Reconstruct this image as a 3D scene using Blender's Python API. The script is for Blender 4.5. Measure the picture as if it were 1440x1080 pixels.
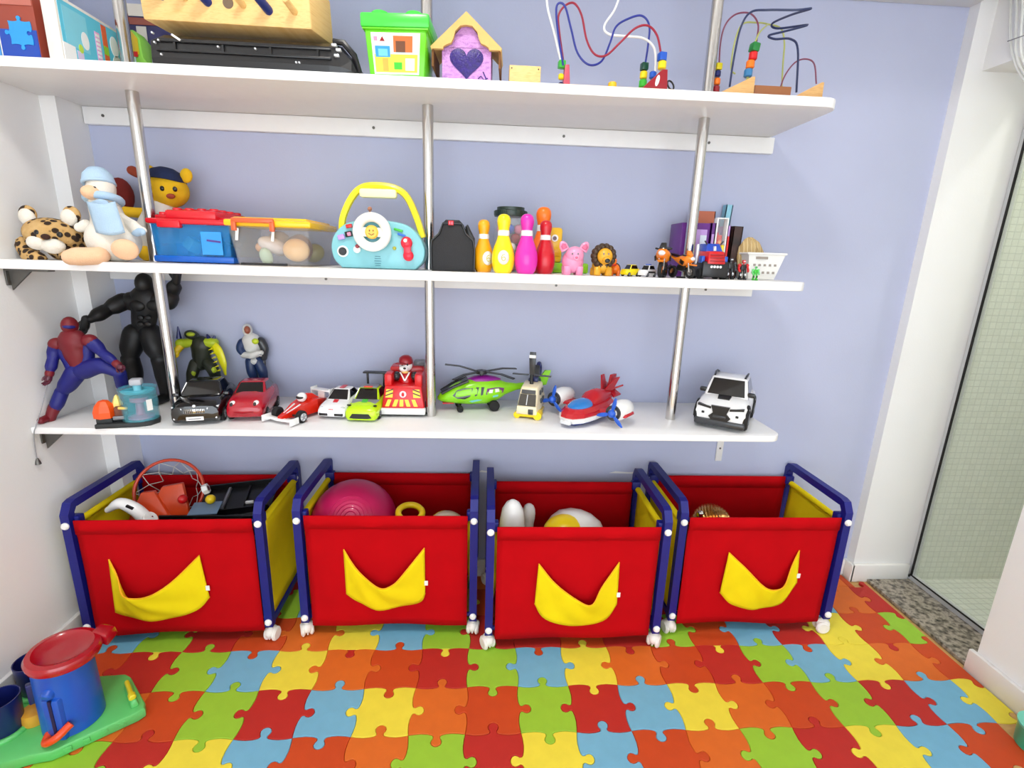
import bpy, bmesh, math, random
from mathutils import Vector, Matrix, Euler
random.seed(7)
PI = math.pi
for _o in list(bpy.data.objects): bpy.data.objects.remove(_o)
scene = bpy.context.scene
COL = scene.collection

# ---------------------------------------------------------------- camera
CAM = Vector((-0.0913, -1.3996, 0.9882))
CR = Vector((0.99834755, -0.04883856, 0.03028135))
CU = Vector((-0.01717529, 0.24926972, 0.96828179))
CF = Vector((0.05483771, 0.96720184, -0.248019))
FPX = 700.34
cam = bpy.data.cameras.new('camera'); cam_o = bpy.data.objects.new('camera', cam); COL.objects.link(cam_o)
cam.sensor_fit = 'HORIZONTAL'; cam.sensor_width = 36.0; cam.lens = FPX / 1440 * 36; cam.clip_start = 0.02
cam_o.matrix_world = Matrix(((CR.x, CU.x, -CF.x, CAM.x), (CR.y, CU.y, -CF.y, CAM.y), (CR.z, CU.z, -CF.z, CAM.z), (0, 0, 0, 1)))
scene.camera = cam_o
# ---------------------------------------------------------------- light
W = bpy.data.worlds.new('world'); scene.world = W; W.use_nodes = True
W.node_tree.nodes['Background'].inputs[0].default_value = (0.86, 0.93, 1.0, 1)
W.node_tree.nodes['Background'].inputs[1].default_value = 3.4
LAMP_POS = (-0.30, -1.12, 2.36)
ld = bpy.data.lights.new('ceiling_lamp_light', 'AREA'); ld.shape = 'DISK'; ld.size = 0.34; ld.energy = 12; ld.color = (1.0, 0.97, 0.93)
lo = bpy.data.objects.new('ceiling_lamp_light', ld); COL.objects.link(lo); lo.location = (LAMP_POS[0], LAMP_POS[1], LAMP_POS[2] - 0.045)
scene.view_settings.view_transform = 'Standard'; scene.view_settings.look = 'None'
scene.view_settings.exposure = 0.24; scene.view_settings.gamma = 1.0; scene.view_settings.use_curve_mapping = False

def at(px, py, Y=None, Z=None, X=None):
    "measured picture point -> point of the room on the plane Y, Z or X"
    d = CF + CR * ((px - 720) / FPX) + CU * ((540 - py) / FPX)
    t = (Y - CAM.y) / d.y if Y is not None else (Z - CAM.z) / d.z if Z is not None else (X - CAM.x) / d.x
    return CAM + d * t

sd = bpy.data.lights.new('shower_lamp_light', 'AREA'); sd.shape = 'DISK'; sd.size = 0.16; sd.energy = 12; sd.color = (1.0, 0.98, 0.92)
so = bpy.data.objects.new('shower_lamp_light', sd); COL.objects.link(so); so.location = (1.93, -0.40, 2.33)
# ---------------------------------------------------------------- materials
def lin(c):
    return tuple(((v / 255) / 12.92 if v / 255 <= 0.04045 else ((v / 255 + 0.055) / 1.055) ** 2.4) for v in c)
MATS = {}
def mat(name, rgb, rough=0.4, metal=0.0, var=0.06, scale=40, bump=0.0, bscale=300, alpha=1.0, emit=0, spec=0.5, coat=0.0, sss=0.0):
    if name in MATS: return MATS[name]
    m = bpy.data.materials.new(name); m.use_nodes = True; nt = m.node_tree; N = nt.nodes; L = nt.links
    b = N['Principled BSDF']; c = lin(rgb)
    b.inputs['Roughness'].default_value = rough; b.inputs['Metallic'].default_value = metal
    b.inputs['Specular IOR Level'].default_value = spec; b.inputs['Coat Weight'].default_value = coat
    b.inputs['Alpha'].default_value = alpha
    tc = N.new('ShaderNodeTexCoord')
    nz = N.new('ShaderNodeTexNoise'); nz.inputs['Scale'].default_value = scale; nz.inputs['Detail'].default_value = 3
    L.new(tc.outputs['Object'], nz.inputs['Vector'])
    rp = N.new('ShaderNodeMapRange'); rp.inputs[1].default_value = 0.3; rp.inputs[2].default_value = 0.7
    rp.inputs[3].default_value = 1 - var; rp.inputs[4].default_value = 1 + var
    L.new(nz.outputs['Fac'], rp.inputs[0])
    mx = N.new('ShaderNodeVectorMath'); mx.operation = 'SCALE'; mx.inputs[0].default_value = c
    L.new(rp.outputs[0], mx.inputs['Scale']); L.new(mx.outputs[0], b.inputs['Base Color'])
    if bump:
        n2 = N.new('ShaderNodeTexNoise'); n2.inputs['Scale'].default_value = bscale; n2.inputs['Detail'].default_value = 4
        L.new(tc.outputs['Object'], n2.inputs['Vector'])
        bp = N.new('ShaderNodeBump'); bp.inputs['Strength'].default_value = bump; bp.inputs['Distance'].default_value = 0.002
        L.new(n2.outputs['Fac'], bp.inputs['Height']); L.new(bp.outputs[0], b.inputs['Normal'])
    if emit:
        b.inputs['Emission Color'].default_value = (*c, 1); b.inputs['Emission Strength'].default_value = emit
    if alpha < 1: m.blend_method = 'BLEND' if hasattr(m, 'blend_method') else None
    MATS[name] = m
    return m
def spotmat(name, stops, scale, rough=0.8, kind='voronoi', stretch=(1, 1, 1), bump=0.0, detail=2, dist=0.0):
    "colour ramp over a procedural pattern"
    m = bpy.data.materials.new(name); m.use_nodes = True; nt = m.node_tree; N = nt.nodes; L = nt.links
    b = N['Principled BSDF']; b.inputs['Roughness'].default_value = rough
    tc = N.new('ShaderNodeTexCoord'); mp = N.new('ShaderNodeMapping'); mp.inputs['Scale'].default_value = stretch
    L.new(tc.outputs['Object'], mp.inputs[0])
    if kind == 'voronoi':
        t = N.new('ShaderNodeTexVoronoi'); t.inputs['Scale'].default_value = scale; out = t.outputs['Distance']
    elif kind == 'wave':
        t = N.new('ShaderNodeTexWave'); t.inputs['Scale'].default_value = scale; t.inputs['Distortion'].default_value = dist; t.inputs['Detail'].default_value = detail; out = t.outputs['Fac']
    else:
        t = N.new('ShaderNodeTexNoise'); t.inputs['Scale'].default_value = scale; t.inputs['Detail'].default_value = detail; out = t.outputs['Fac']
    L.new(mp.outputs[0], t.inputs['Vector'])
    r = N.new('ShaderNodeValToRGB'); cr = r.color_ramp
    while len(cr.elements) < len(stops): cr.elements.new(0.5)
    for e, (p, c) in zip(cr.elements, stops): e.position = p; e.color = (*lin(c), 1)
    L.new(out, r.inputs[0]); L.new(r.outputs[0], b.inputs['Base Color'])
    if bump:
        n2 = N.new('ShaderNodeTexNoise'); n2.inputs['Scale'].default_value = 400
        L.new(tc.outputs['Object'], n2.inputs['Vector'])
        bp = N.new('ShaderNodeBump'); bp.inputs['Strength'].default_value = bump; bp.inputs['Distance'].default_value = 0.003
        L.new(n2.outputs['Fac'], bp.inputs['Height']); L.new(bp.outputs[0], b.inputs['Normal'])
    MATS[name] = m
    return m
def tilemat(name, c1, c2, mortar, scale, rough=0.3):
    m = bpy.data.materials.new(name); m.use_nodes = True; nt = m.node_tree; N = nt.nodes; L = nt.links
    b = N['Principled BSDF']; b.inputs['Roughness'].default_value = rough
    tc = N.new('ShaderNodeTexCoord'); t = N.new('ShaderNodeTexBrick'); t.offset = 0.0
    t.inputs['Scale'].default_value = scale; t.inputs['Mortar Size'].default_value = 0.03
    t.inputs['Brick Width'].default_value = 0.5; t.inputs['Row Height'].default_value = 0.5
    for i, c in (('Color1', c1), ('Color2', c2), ('Mortar', mortar)): t.inputs[i].default_value = (*lin(c), 1)
    L.new(tc.outputs['UV'], t.inputs['Vector']); L.new(t.outputs['Color'], b.inputs['Base Color'])
    return m
def plastic(name, rgb, rough=0.28, **k): return mat(name, rgb, rough, var=k.pop('var', 0.02), coat=k.pop('coat', 0.15), **k)

RED = plastic('red_plastic', (205, 14, 22)); DRED = plastic('dark_red_plastic', (150, 12, 28)); BLUE = plastic('blue_plastic', (22, 84, 190))
NAVY = plastic('navy_plastic', (14, 24, 92)); YEL = plastic('yellow_plastic', (250, 215, 20)); ORG = plastic('orange_plastic', (245, 120, 20))
GRN = plastic('green_plastic', (60, 190, 50)); WHT = plastic('white_plastic', (240, 240, 238)); BLK = plastic('black_plastic', (14, 14, 16), 0.35)
GREY = plastic('grey_plastic', (120, 122, 128)); DGREY = plastic('dark_grey_plastic', (50, 52, 56)); RUB = mat('rubber_black', (18, 18, 19), 0.75)
CHR = mat('polished_steel', (205, 203, 200), 0.16, 1.0, var=0.02); GLS = plastic('dark_window', (10, 11, 14), 0.08, coat=0.6)
WOOD = spotmat('light_wood', [(0.2, (226, 178, 104)), (0.55, (240, 200, 132)), (0.85, (216, 164, 92))], 9, 0.55, 'noise', (6, 1, 30), detail=4)
PLY = spotmat('plywood', [(0.2, (196, 146, 86)), (0.55, (220, 174, 112)), (0.85, (176, 122, 66))], 9, 0.6, 'noise', (4, 4, 60), detail=4)
PINKR = plastic('pink_plastic', (240, 140, 175)); LBLUE = plastic('light_blue_plastic', (110, 195, 215))

# ---------------------------------------------------------------- mesh helpers
def T(loc=(0, 0, 0), rot=(0, 0, 0), sc=(1, 1, 1)):
    return Matrix.Translation(loc) @ Euler(rot).to_matrix().to_4x4() @ Matrix.Diagonal((*sc, 1))
def R(*d): return tuple(math.radians(a) for a in d)
def catmull(pts, n=6, closed=False):
    P = [Vector(p) for p in pts]; out = []; k = len(P)
    for i in range(k if closed else k - 1):
        p0 = P[(i - 1) % k] if (closed or i > 0) else P[0] * 2 - P[1]
        p1, p2 = P[i], P[(i + 1) % k]
        p3 = P[(i + 2) % k] if (closed or i + 2 < k) else P[-1] * 2 - P[-2]
        for j in range(n):
            t = j / n
            out.append(0.5 * ((2 * p1) + (p2 - p0) * t + (2 * p0 - 5 * p1 + 4 * p2 - p3) * t * t + (3 * p1 - p0 - 3 * p2 + p3) * t ** 3))
    if not closed: out.append(P[-1])
    return out
class MB:
    def __init__(s): s.v = []; s.f = []; s.sm = []; s.mi = []; s.M = Matrix.Identity(4); s.cur = 0
    def add(s, vs, fs, smooth=False, M=None):
        k = len(s.v); X = s.M @ M if M is not None else s.M
        s.v += [X @ Vector(v) for v in vs]
        for f in fs: s.f.append([i + k for i in f]); s.sm.append(smooth); s.mi.append(s.cur)
        return s
    def box(s, c, d, rot=(0, 0, 0), bev=0.0, seg=2, taper=None):
        bm = bmesh.new(); bmesh.ops.create_cube(bm, size=1)
        for v in bm.verts:
            t = 1.0 if taper is None or v.co.z < 0 else taper
            v.co = Vector((v.co.x * d[0] * t, v.co.y * d[1] * t, v.co.z * d[2]))
        if bev: bmesh.ops.bevel(bm, geom=bm.edges[:], offset=min(bev, min(d) * 0.49), segments=seg, affect='EDGES', profile=0.5)
        s.bm(bm, T(c, rot), bool(bev)); return s
    def bm(s, bm, M=None, smooth=False):
        bm.verts.index_update()
        s.add([v.co.copy() for v in bm.verts], [[v.index for v in f.verts] for f in bm.faces], smooth, M); bm.free(); return s
    def hexa(s, b, t, bev=0.0, seg=2):
        "8-corner block: bottom ring b[4], top ring t[4]"
        bm = bmesh.new(); vs = [bm.verts.new(p) for p in list(b) + list(t)]
        for f in ((3, 2, 1, 0), (4, 5, 6, 7), (0, 1, 5, 4), (1, 2, 6, 5), (2, 3, 7, 6), (3, 0, 4, 7)): bm.faces.new([vs[i] for i in f])
        bmesh.ops.recalc_face_normals(bm, faces=bm.faces[:])
        if bev: bmesh.ops.bevel(bm, geom=bm.edges[:], offset=bev, segments=seg, affect='EDGES', profile=0.5)
        return s.bm(bm, None, bool(bev))
    def lathe(s, prof, n=24, M=None, smooth=True):
        vs = []; fs = []; k = len(prof)
        for r, z in prof:
            for j in range(n): a = 2 * PI * j / n; vs.append((r * math.cos(a), r * math.sin(a), z))
        for i in range(k - 1):
            for j in range(n): fs.append([i * n + j, i * n + (j + 1) % n, (i + 1) * n + (j + 1) % n, (i + 1) * n + j])
        if prof[0][0] > 1e-6: fs.append(list(range(n))[::-1])
        if prof[-1][0] > 1e-6: fs.append([(k - 1) * n + j for j in range(n)])
        return s.add(vs, fs, smooth, M)
    def cyl(s, p0, p1, r0, r1=None, n=16, bev=0.0):
        p0 = Vector(p0); p1 = Vector(p1); d = p1 - p0; h = d.length; r1 = r0 if r1 is None else r1
        M = Matrix.Translation(p0) @ d.to_track_quat('Z', 'Y').to_matrix().to_4x4()
        if bev: pr = [(0, 0), (r0 - bev, 0), (r0, bev), (r1, h - bev), (r1 - bev, h), (0, h)]
        else: pr = [(r0, 0), (r1, h)]
        return s.lathe(pr, n, M, True)
    def ell(s, c, r, rot=(0, 0, 0), n=18, m=10):
        if not hasattr(r, '__len__'): r = (r, r, r)
        pr = [(math.sin(PI * i / m), -math.cos(PI * i / m)) for i in range(m + 1)]; pr[0] = (0, -1); pr[-1] = (0, 1)
        return s.lathe(pr, n, T(c, rot, r), True)
    def tube(s, pts, r, n=8, closed=False, flat=1.0, cap=True, up=None, smooth=True, ang=0.0):
        P = [Vector(p) for p in pts]; k = len(P); rr = r if hasattr(r, '__len__') else [r] * k
        tn = []
        for i in range(k):
            a = P[(i - 1) % k] if (closed or i > 0) else P[i]; b = P[(i + 1) % k] if (closed or i < k - 1) else P[i]
            tn.append((b - a).normalized())
        u = Vector(up) if up else (Vector((0, 0, 1)) if abs(tn[0].z) < 0.9 else Vector((1, 0, 0)))
        vs = []; fs = []
        for i in range(k):
            u = (u - tn[i] * u.dot(tn[i])).normalized(); w = tn[i].cross(u)
            for j in range(n):
                a = 2 * PI * j / n + ang; vs.append(P[i] + (u * math.cos(a) + w * math.sin(a) * flat) * rr[i])
        for i in range(k if closed else k - 1):
            q = (i + 1) % k
            for j in range(n): fs.append([i * n + j, i * n + (j + 1) % n, q * n + (j + 1) % n, q * n + j])
        if cap and not closed: fs.append(list(range(n))[::-1]); fs.append([(k - 1) * n + j for j in range(n)])
        return s.add(vs, fs, smooth)
    def limb(s, pts, rr, n=12, flat=1.0, up=None):
        "smooth tapered limb with rounded ends"
        P = catmull(pts, 5); q = len(rr) - 1; RR = []
        for i in range(len(P)):
            t = i / 5; a = min(int(t), q - 1); f = t - a; f = f * f * (3 - 2 * f); RR.append(rr[a] * (1 - f) + rr[a + 1] * f)
        d0 = (P[0] - P[1]).normalized(); d1 = (P[-1] - P[-2]).normalized()
        A = []; B = []
        for t in (0.98, 0.75, 0.4): A.append((P[0] + d0 * RR[0] * t, RR[0] * math.sqrt(1 - t * t)))
        for t in (0.4, 0.75, 0.98): B.append((P[-1] + d1 * RR[-1] * t, RR[-1] * math.sqrt(1 - t * t)))
        s.tube([a[0] for a in A] + P + [b[0] for b in B], [a[1] for a in A] + RR + [b[1] for b in B], n, flat=flat, up=up); return s
    def prism(s, poly, y0, y1, axis='y', bev=0.0, smooth=False):
        "extrude a polygon given in the x-z plane (axis y), x-y plane (axis z) or y-z plane (axis x)"
        def P(a, b, h): return (a, h, b) if axis == 'y' else (a, b, h) if axis == 'z' else (h, a, b)
        k = len(poly)
        if bev:
            bm = bmesh.new(); A = [bm.verts.new(P(a, b, y0)) for a, b in poly]; B = [bm.verts.new(P(a, b, y1)) for a, b in poly]
            bm.faces.new(A); bm.faces.new(B[::-1])
            for i in range(k): bm.faces.new([A[i], A[(i + 1) % k], B[(i + 1) % k], B[i]])
            bmesh.ops.recalc_face_normals(bm, faces=bm.faces[:])
            cap = [e for e in bm.edges if all(v in A for v in e.verts) or all(v in B for v in e.verts)]
            bmesh.ops.bevel(bm, geom=cap, offset=bev, segments=2, affect='EDGES', profile=0.5)
            return s.bm(bm, None, True)
        vs = [P(a, b, y0) for a, b in poly] + [P(a, b, y1) for a, b in poly]
        fs = [list(range(k)), [k + i for i in range(k)][::-1]] + [[i, (i + 1) % k, k + (i + 1) % k, k + i] for i in range(k)]
        return s.add(vs, fs, smooth)
    def loft(s, rings, cap=True, smooth=True):
        n = len(rings[0]); vs = [p for r in rings for p in r]; fs = []
        for i in range(len(rings) - 1):
            for j in range(n): fs.append([i * n + j, i * n + (j + 1) % n, (i + 1) * n + (j + 1) % n, (i + 1) * n + j])
        if cap: fs.append(list(range(n))[::-1]); fs.append([(len(rings) - 1) * n + j for j in range(n)])
        return s.add(vs, fs, smooth)
    def grid(s, fn, nu, nv, smooth=True):
        vs = [fn(i / nu, j / nv) for j in range(nv + 1) for i in range(nu + 1)]
        fs = [[j * (nu + 1) + i, j * (nu + 1) + i + 1, (j + 1) * (nu + 1) + i + 1, (j + 1) * (nu + 1) + i] for j in range(nv) for i in range(nu)]
        return s.add(vs, fs, smooth)
    def torus(s, c, R0, r, rot=(0, 0, 0), n=28, m=10, arc=1.0):
        M = T(c, rot); k = n if arc == 1.0 else n + 1
        return s.tube([M @ Vector((R0 * math.cos(2 * PI * arc * i / n), R0 * math.sin(2 * PI * arc * i / n), 0)) for i in range(k)], r, m, closed=(arc == 1.0), up=(M.to_3x3() @ Vector((0, 0, 1))))
    def mesh(s, name, mats):
        me = bpy.data.meshes.new(name); me.from_pydata([tuple(v) for v in s.v], [], s.f)
        me.polygons.foreach_set('use_smooth', s.sm); me.polygons.foreach_set('material_index', s.mi)
        for m in (mats if isinstance(mats, (list, tuple)) else [mats]): me.materials.append(m)
        bm = bmesh.new(); bm.from_mesh(me); bmesh.ops.recalc_face_normals(bm, faces=bm.faces[:])
        for e in bm.edges:
            if len(e.link_faces) == 2 and e.calc_face_angle(0) > 0.75: e.smooth = False
        bm.to_mesh(me); bm.free(); me.update(); return me
    def build(s, name, mats, parent=None, label=None, solid=0):
        o = bpy.data.objects.new(name, s.mesh(name, mats)); COL.objects.link(o)
        if parent is not None: o.parent = parent
        if label: o['label'] = label
        if solid: md = o.modifiers.new('thick', 'SOLIDIFY'); md.thickness = solid; md.offset = 0
        return o
def mk(name, mats, parent, label=None, solid=0, **prims):
    m = MB()
    for k, a in prims.items(): getattr(m, k.rstrip('_0123456789'))(*a)
    return m.build(name, mats, parent, label, solid)
def tag(o, label, cat, group=None):
    o['label'] = label; o['category'] = cat
    if group: o['group'] = group
    return o
def thing(name, label, cat, loc=(0, 0, 0), rz=0, group=None):
    o = bpy.data.objects.new(name, None); COL.objects.link(o); o.location = loc; o.rotation_euler = (0, 0, math.radians(rz)); o.empty_display_size = 0.02
    return tag(o, label, cat, group)
def struct(o): o['kind'] = 'structure'; return o
Z1, Z2, Z3 = 1.329, 0.951, 0.581
# ================================================================ the room
WALLB = mat('lavender_wall_paint', (184, 190, 216), 0.75, var=0.015, scale=6, bump=0.12, bscale=180)
WALLW = mat('white_wall_paint', (238, 238, 238), 0.75, var=0.012, scale=6, bump=0.1, bscale=180)
WHITE = mat('white_gloss_trim', (236, 235, 233), 0.35, var=0.01)
SHELFM = mat('white_laminate', (240, 240, 240), 0.4, var=0.01)
XL, XRW = -1.115, 1.162
def sbox(name, lo_, hi, m, bev=0.0, parent=None):
    c = [(a + b) / 2 for a, b in zip(lo_, hi)]; d = [b - a for a, b in zip(lo_, hi)]
    o = MB().box(c, d, bev=bev).build(name, m, parent)
    return o if parent else struct(o)
sbox('wall_back', (-1.25, 0, -0.05), (1.20, 0.1, 2.4), WALLB)
_wb = bpy.data.objects['wall_back']
for _x, _w in ((-.083, .022), (.345, .05)):
    MB().prism([(_x - _w, .352), (_x + _w, .350), (_x + _w * .9, .357), (_x + _w * .2, .355), (_x - _w * .6, .358)], -.001, .0005, 'y').build('plaster_chip', WHITE, _wb)
sbox('wall_left', (-1.25, -2.9, -0.05), (XL, 0, 2.4), WALLW)
sbox('wall_left_pilaster', (XL, -0.09, -0.01), (-1.079, 0, 2.4), WALLW)
sbox('ceiling', (-1.25, -2.9, 2.4), (2.1, 0.1, 2.46), WALLW)
FLOORM = spotmat('tan_wood_floor', [(0.25, (150, 112, 60)), (0.45, (206, 166, 104)), (0.7, (190, 150, 90)), (0.9, (120, 84, 44))], 14, 0.5, 'noise', (1, 3, 1), detail=5)
sbox('floor', (-1.25, -2.9, -0.05), (2.1, 0.1, -0.0085), FLOORM)
sbox('soffit_shade_block', (-1.079, -0.26, 1.632), (1.118, 0, 2.4), WHITE, 0.003)                     # white band above the shelves; unseen depth added to shade the upper wall
# right wall: column, header above the shower opening, near jamb
sbox('wall_right_column', (1.118, -0.03, -0.01), (1.318, 0.1, 2.4), WALLW)
sbox('wall_right_header', (XRW, -0.41, 1.482), (1.34, -0.03, 2.4), WALLW)
sbox('wall_right', (XRW, -2.9, -0.01), (1.34, -0.41, 2.4), WALLW)
sbox('baseboard_column', (1.108, -0.042, -0.0085), (1.305, -0.03, 0.055), WHITE, 0.003)
sbox('baseboard_column_side', (1.106, -0.042, -0.0085), (1.118, 0.0, 0.055), WHITE, 0.003)
sbox('baseboard_right', (1.150, -2.9, -0.0085), (XRW, -0.398, 0.058), WHITE, 0.003)
sbox('baseboard_left', (XL, -2.9, -0.0085), (XL + 0.012, -0.09, 0.08), WHITE, 0.003)
sbox('baseboard_back', (-1.079, -0.012, -0.0085), (1.106, 0, 0.055), WHITE, 0.003)
GRAN = spotmat('granite', [(0.3, (40, 38, 36)), (0.45, (120, 112, 100)), (0.6, (168, 158, 144)), (0.75, (70, 66, 62))], 70, 0.25, 'noise', (1, 1, 1), detail=6)
sbox('door_1_threshold', (1.166, -0.41, -0.0085), (1.322, -0.042, 0.004), GRAN, 0.002)
ALU = mat('aluminium', (206, 208, 212), 0.35, 0.35, var=0.02)
# shower: pane in an aluminium channel, mosaic floor and tiled wall beyond
TILEW = tilemat('shower_wall_mosaic', (222, 226, 212), (214, 218, 204), (192, 196, 184), 26, 0.3)
TILEF = tilemat('shower_floor_mosaic', (214, 219, 208), (204, 210, 198), (172, 178, 168), 20, 0.35)
def uvbox(name, lo_, hi, m):
    o = sbox(name, lo_, hi, m); me = o.data; uv = me.uv_layers.new(name='UVMap')
    for p in me.polygons:
        for li in p.loop_indices:
            v = me.vertices[me.loops[li].vertex_index].co; n = p.normal
            uv.data[li].uv = (v.x, v.z) if abs(n.y) > .5 else (v.y, v.z) if abs(n.x) > .5 else (v.x, v.y)
    return o
uvbox('floor_shower', (1.322, -0.9, -0.012), (2.1, -0.03, -0.008), TILEF)
uvbox('wall_shower_back', (1.318, -0.03, -0.01), (2.1, 0.1, 2.4), TILEW)
uvbox('wall_shower_right', (2.05, -0.9, -0.01), (2.1, -0.03, 2.4), TILEW)
uvbox('wall_shower_front', (1.34, -0.95, -0.01), (2.1, -0.9, 2.4), TILEW)
PANE = mat('shower_glass', (214, 226, 218), 0.03, var=0.0, alpha=0.16, spec=0.5)
d1 = struct(bpy.data.objects.new('door_1', None)); COL.objects.link(d1); d1.location = (1.318, -0.22, 0)
m = MB()
m.box((0, -0.0, 0.012), (0.018, 0.376, 0.016)); m.box((0, 0.182, 0.745), (0.018, 0.012, 1.47)); m.box((0, -0.18, 0.745), (0.018, 0.012, 1.47)); m.box((0, 0, 1.474), (0.018, 0.376, 0.014))
m.build('frame', ALU, d1)
m = MB(); m.box((-0.0095, 0.173, 0.745), (0.003, 0.006, 1.45)); m.box((-0.0095, 0.0, 0.021), (0.003, 0.35, 0.004)); m.build('gasket', RUB, d1)
MB().box((0, 0, 0.743), (0.006, 0.352, 1.446)).build('pane', PANE, d1)
sbox('front_light_baffle', (-1.25, -2.96, 1.70), (2.1, -2.9, 2.4), WALLW)                 # unseen lintel over the open front, added to keep light off the upper wall
# ceiling lamp
cl = thing('ceiling_lamp', 'round white ceiling lamp above the play corner', 'lamp', LAMP_POS)
MB().lathe([(0, 0.04), (0.20, 0.04), (0.205, 0.03), (0.20, -0.012), (0.185, -0.012), (0.185, 0.0), (0, 0.0)], 40).build('housing', WHT, cl)
MB().lathe([(0, -0.004), (0.183, -0.004), (0.18, -0.012), (0, -0.014)], 40).build('diffuser', mat('lamp_diffuser', (255, 250, 240), 0.5, emit=3), cl)

sl = thing('shower_lamp', 'small round downlight in the shower ceiling', 'lamp', (1.93, -0.40, 2.36))
MB().lathe([(0, 0.04), (0.09, 0.04), (0.10, 0.03), (0.10, -0.004), (0.088, -0.004), (0.088, 0.004), (0, 0.004)], 32).build('housing', WHT, sl)
MB().lathe([(0, 0.002), (0.086, 0.002), (0.084, -0.004), (0, -0.006)], 32).build('diffuser', MATS['lamp_diffuser'], sl)
# ---------------------------------------------------------------- puzzle mat
S = 0.12
MC = {'O': mat('foam_orange', (214, 102, 22), 0.65, var=0.04, scale=30, bump=0.25, bscale=900), 'D': mat('foam_vermilion', (196, 66, 8), 0.65, var=0.04, scale=30, bump=0.25, bscale=900),
      'R': mat('foam_red', (182, 32, 22), 0.65, var=0.04, scale=30, bump=0.25, bscale=900), 'G': mat('foam_green', (148, 194, 46), 0.65, var=0.04, scale=30, bump=0.25, bscale=900),
      'B': mat('foam_blue', (112, 174, 204), 0.65, var=0.04, scale=30, bump=0.25, bscale=900), 'Y': mat('foam_yellow', (232, 214, 60), 0.65, var=0.04, scale=30, bump=0.25, bscale=900),
      'W': spotmat('foam_wood_print', [(0.2, (70, 44, 24)), (0.34, (186, 142, 84)), (0.6, (208, 166, 104)), (0.85, (176, 130, 72))], 16, 0.65, 'noise', (1, 2.5, 1), detail=5)}
TAB = [(0.405, 0.0), (0.435, 0.02), (0.44, 0.055), (0.415, 0.095), (0.405, 0.14), (0.425, 0.185), (0.465, 0.21), (0.5, 0.217)]
TAB = TAB + [(1 - a, b) for a, b in TAB[-2::-1]]
def jig(p0, p1, sg):
    "edge points from p0 (kept) to p1 (left out); the tab points to the right of travel when sg = 1"
    p0 = Vector(p0); p1 = Vector(p1); d = p1 - p0; n = Vector((d.y, -d.x))
    if sg == 0: return [p0]
    pts = [(0, 0), (0.1, -0.016), (0.22, -0.026), (0.33, -0.018)] + TAB + [(0.67, -0.018), (0.78, -0.026), (0.9, -0.016)]
    return [p0 + d * a + n * b * sg for a, b in pts]
def clipx(poly, xm, keep_less):
    out = []; k = len(poly)
    for i in range(k):
        a, b = poly[i], poly[(i + 1) % k]
        ina = (a.x <= xm) == keep_less or a.x == xm; inb = (b.x <= xm) == keep_less or b.x == xm
        if ina: out.append(a)
        if ina != inb: out.append(a + (b - a) * ((xm - a.x) / (b.x - a.x)))
    return out
def piece_mesh(name, poly):
    k = len(poly); cx = sum((p for p in poly), Vector((0, 0))) / k; area = sum(poly[i].x * poly[(i + 1) % k].y - poly[(i + 1) % k].x * poly[i].y for i in range(k))
    if area < 0: poly = poly[::-1]
    ins = []
    for i in range(k):
        a, b, c = poly[i - 1], poly[i], poly[(i + 1) % k]
        e1 = (b - a); e2 = (c - b)
        n = Vector((-e1.y, e1.x)).normalized() if e1.length > 1e-7 else Vector((0, 0))
        n2 = Vector((-e2.y, e2.x)).normalized() if e2.length > 1e-7 else n
        ins.append((n + n2).normalized() if (n + n2).length > 1e-6 else n)
    mb = MB(); v = []
    for off, z in ((0.0002, -0.008), (0.0002, -0.0022), (0.0008, -0.0006), (0.0018, 0.0)):
        v += [(p.x + n.x * off, p.y + n.y * off, z) for p, n in zip(poly, ins)]
    f = [list(range(k))[::-1]] + [[r * k + i, r * k + (i + 1) % k, (r + 1) * k + (i + 1) % k, (r + 1) * k + i] for r in range(3) for i in range(k)] + [[3 * k + i for i in range(k)]]
    mb.add(v, f); return mb.mesh(name, MC['O'])
PM = {}
def mat_piece(parent, k, r, col, top=None, bottom=None):
    H = (k + r) % 2 == 0; sh = 1 if H else -1; sv = -1 if H else 1
    st = sv if top is None else top; sb = sv if bottom is None else bottom
    h = S / 2; x = (k + 0.5) * S; y = YA - (r + 0.5) * S
    poly = jig((-h, -h), (h, -h), sb) + jig((h, -h), (h, h), sh) + jig((h, h), (-h, h), st) + jig((-h, h), (-h, -h), sh)
    key = (H, st, sb)
    xs = [p.x + x for p in poly]
    if max(xs) > 1.147 or min(xs) < -1.10:
        poly = clipx(clipx(poly, 1.147 - x, True), -1.10 - x, False); key = (H, st, sb, k)
        if len(poly) < 4: return
    if key not in PM: PM[key] = piece_mesh('mat_piece', poly)
    o = bpy.data.objects.new('mat_piece', PM[key]); COL.objects.link(o); o.parent = parent; o.location = (x, y, 0)
    o.material_slots[0].link = 'OBJECT'; o.material_slots[0].material = MC[col]
YA = -0.315
fm = thing('puzzle_mat', 'large multicoloured foam jigsaw mat in the foreground, in front of the storage bins', 'play mat')
bmt = thing('puzzle_mat', 'strip of multicoloured foam jigsaw mat under the storage bins along the wall', 'play mat')
def seq(s, k0): return lambda k: s[(k - k0) % 6]
FR = [seq('DRGBYO', -9), seq('DGRBYO', -7), seq('GRYBDO', -8), seq('OGRDYB', -6), seq('RGDBOY', -9)]
for r in range(5):
    for k in range(-10, 10):
        c = FR[r](k)
        if (r == 2 and k == 9) or (r == 3 and k >= 7) or (r == 4 and k >= 6): c = 'W'
        mat_piece(fm, k, r, c)
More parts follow.
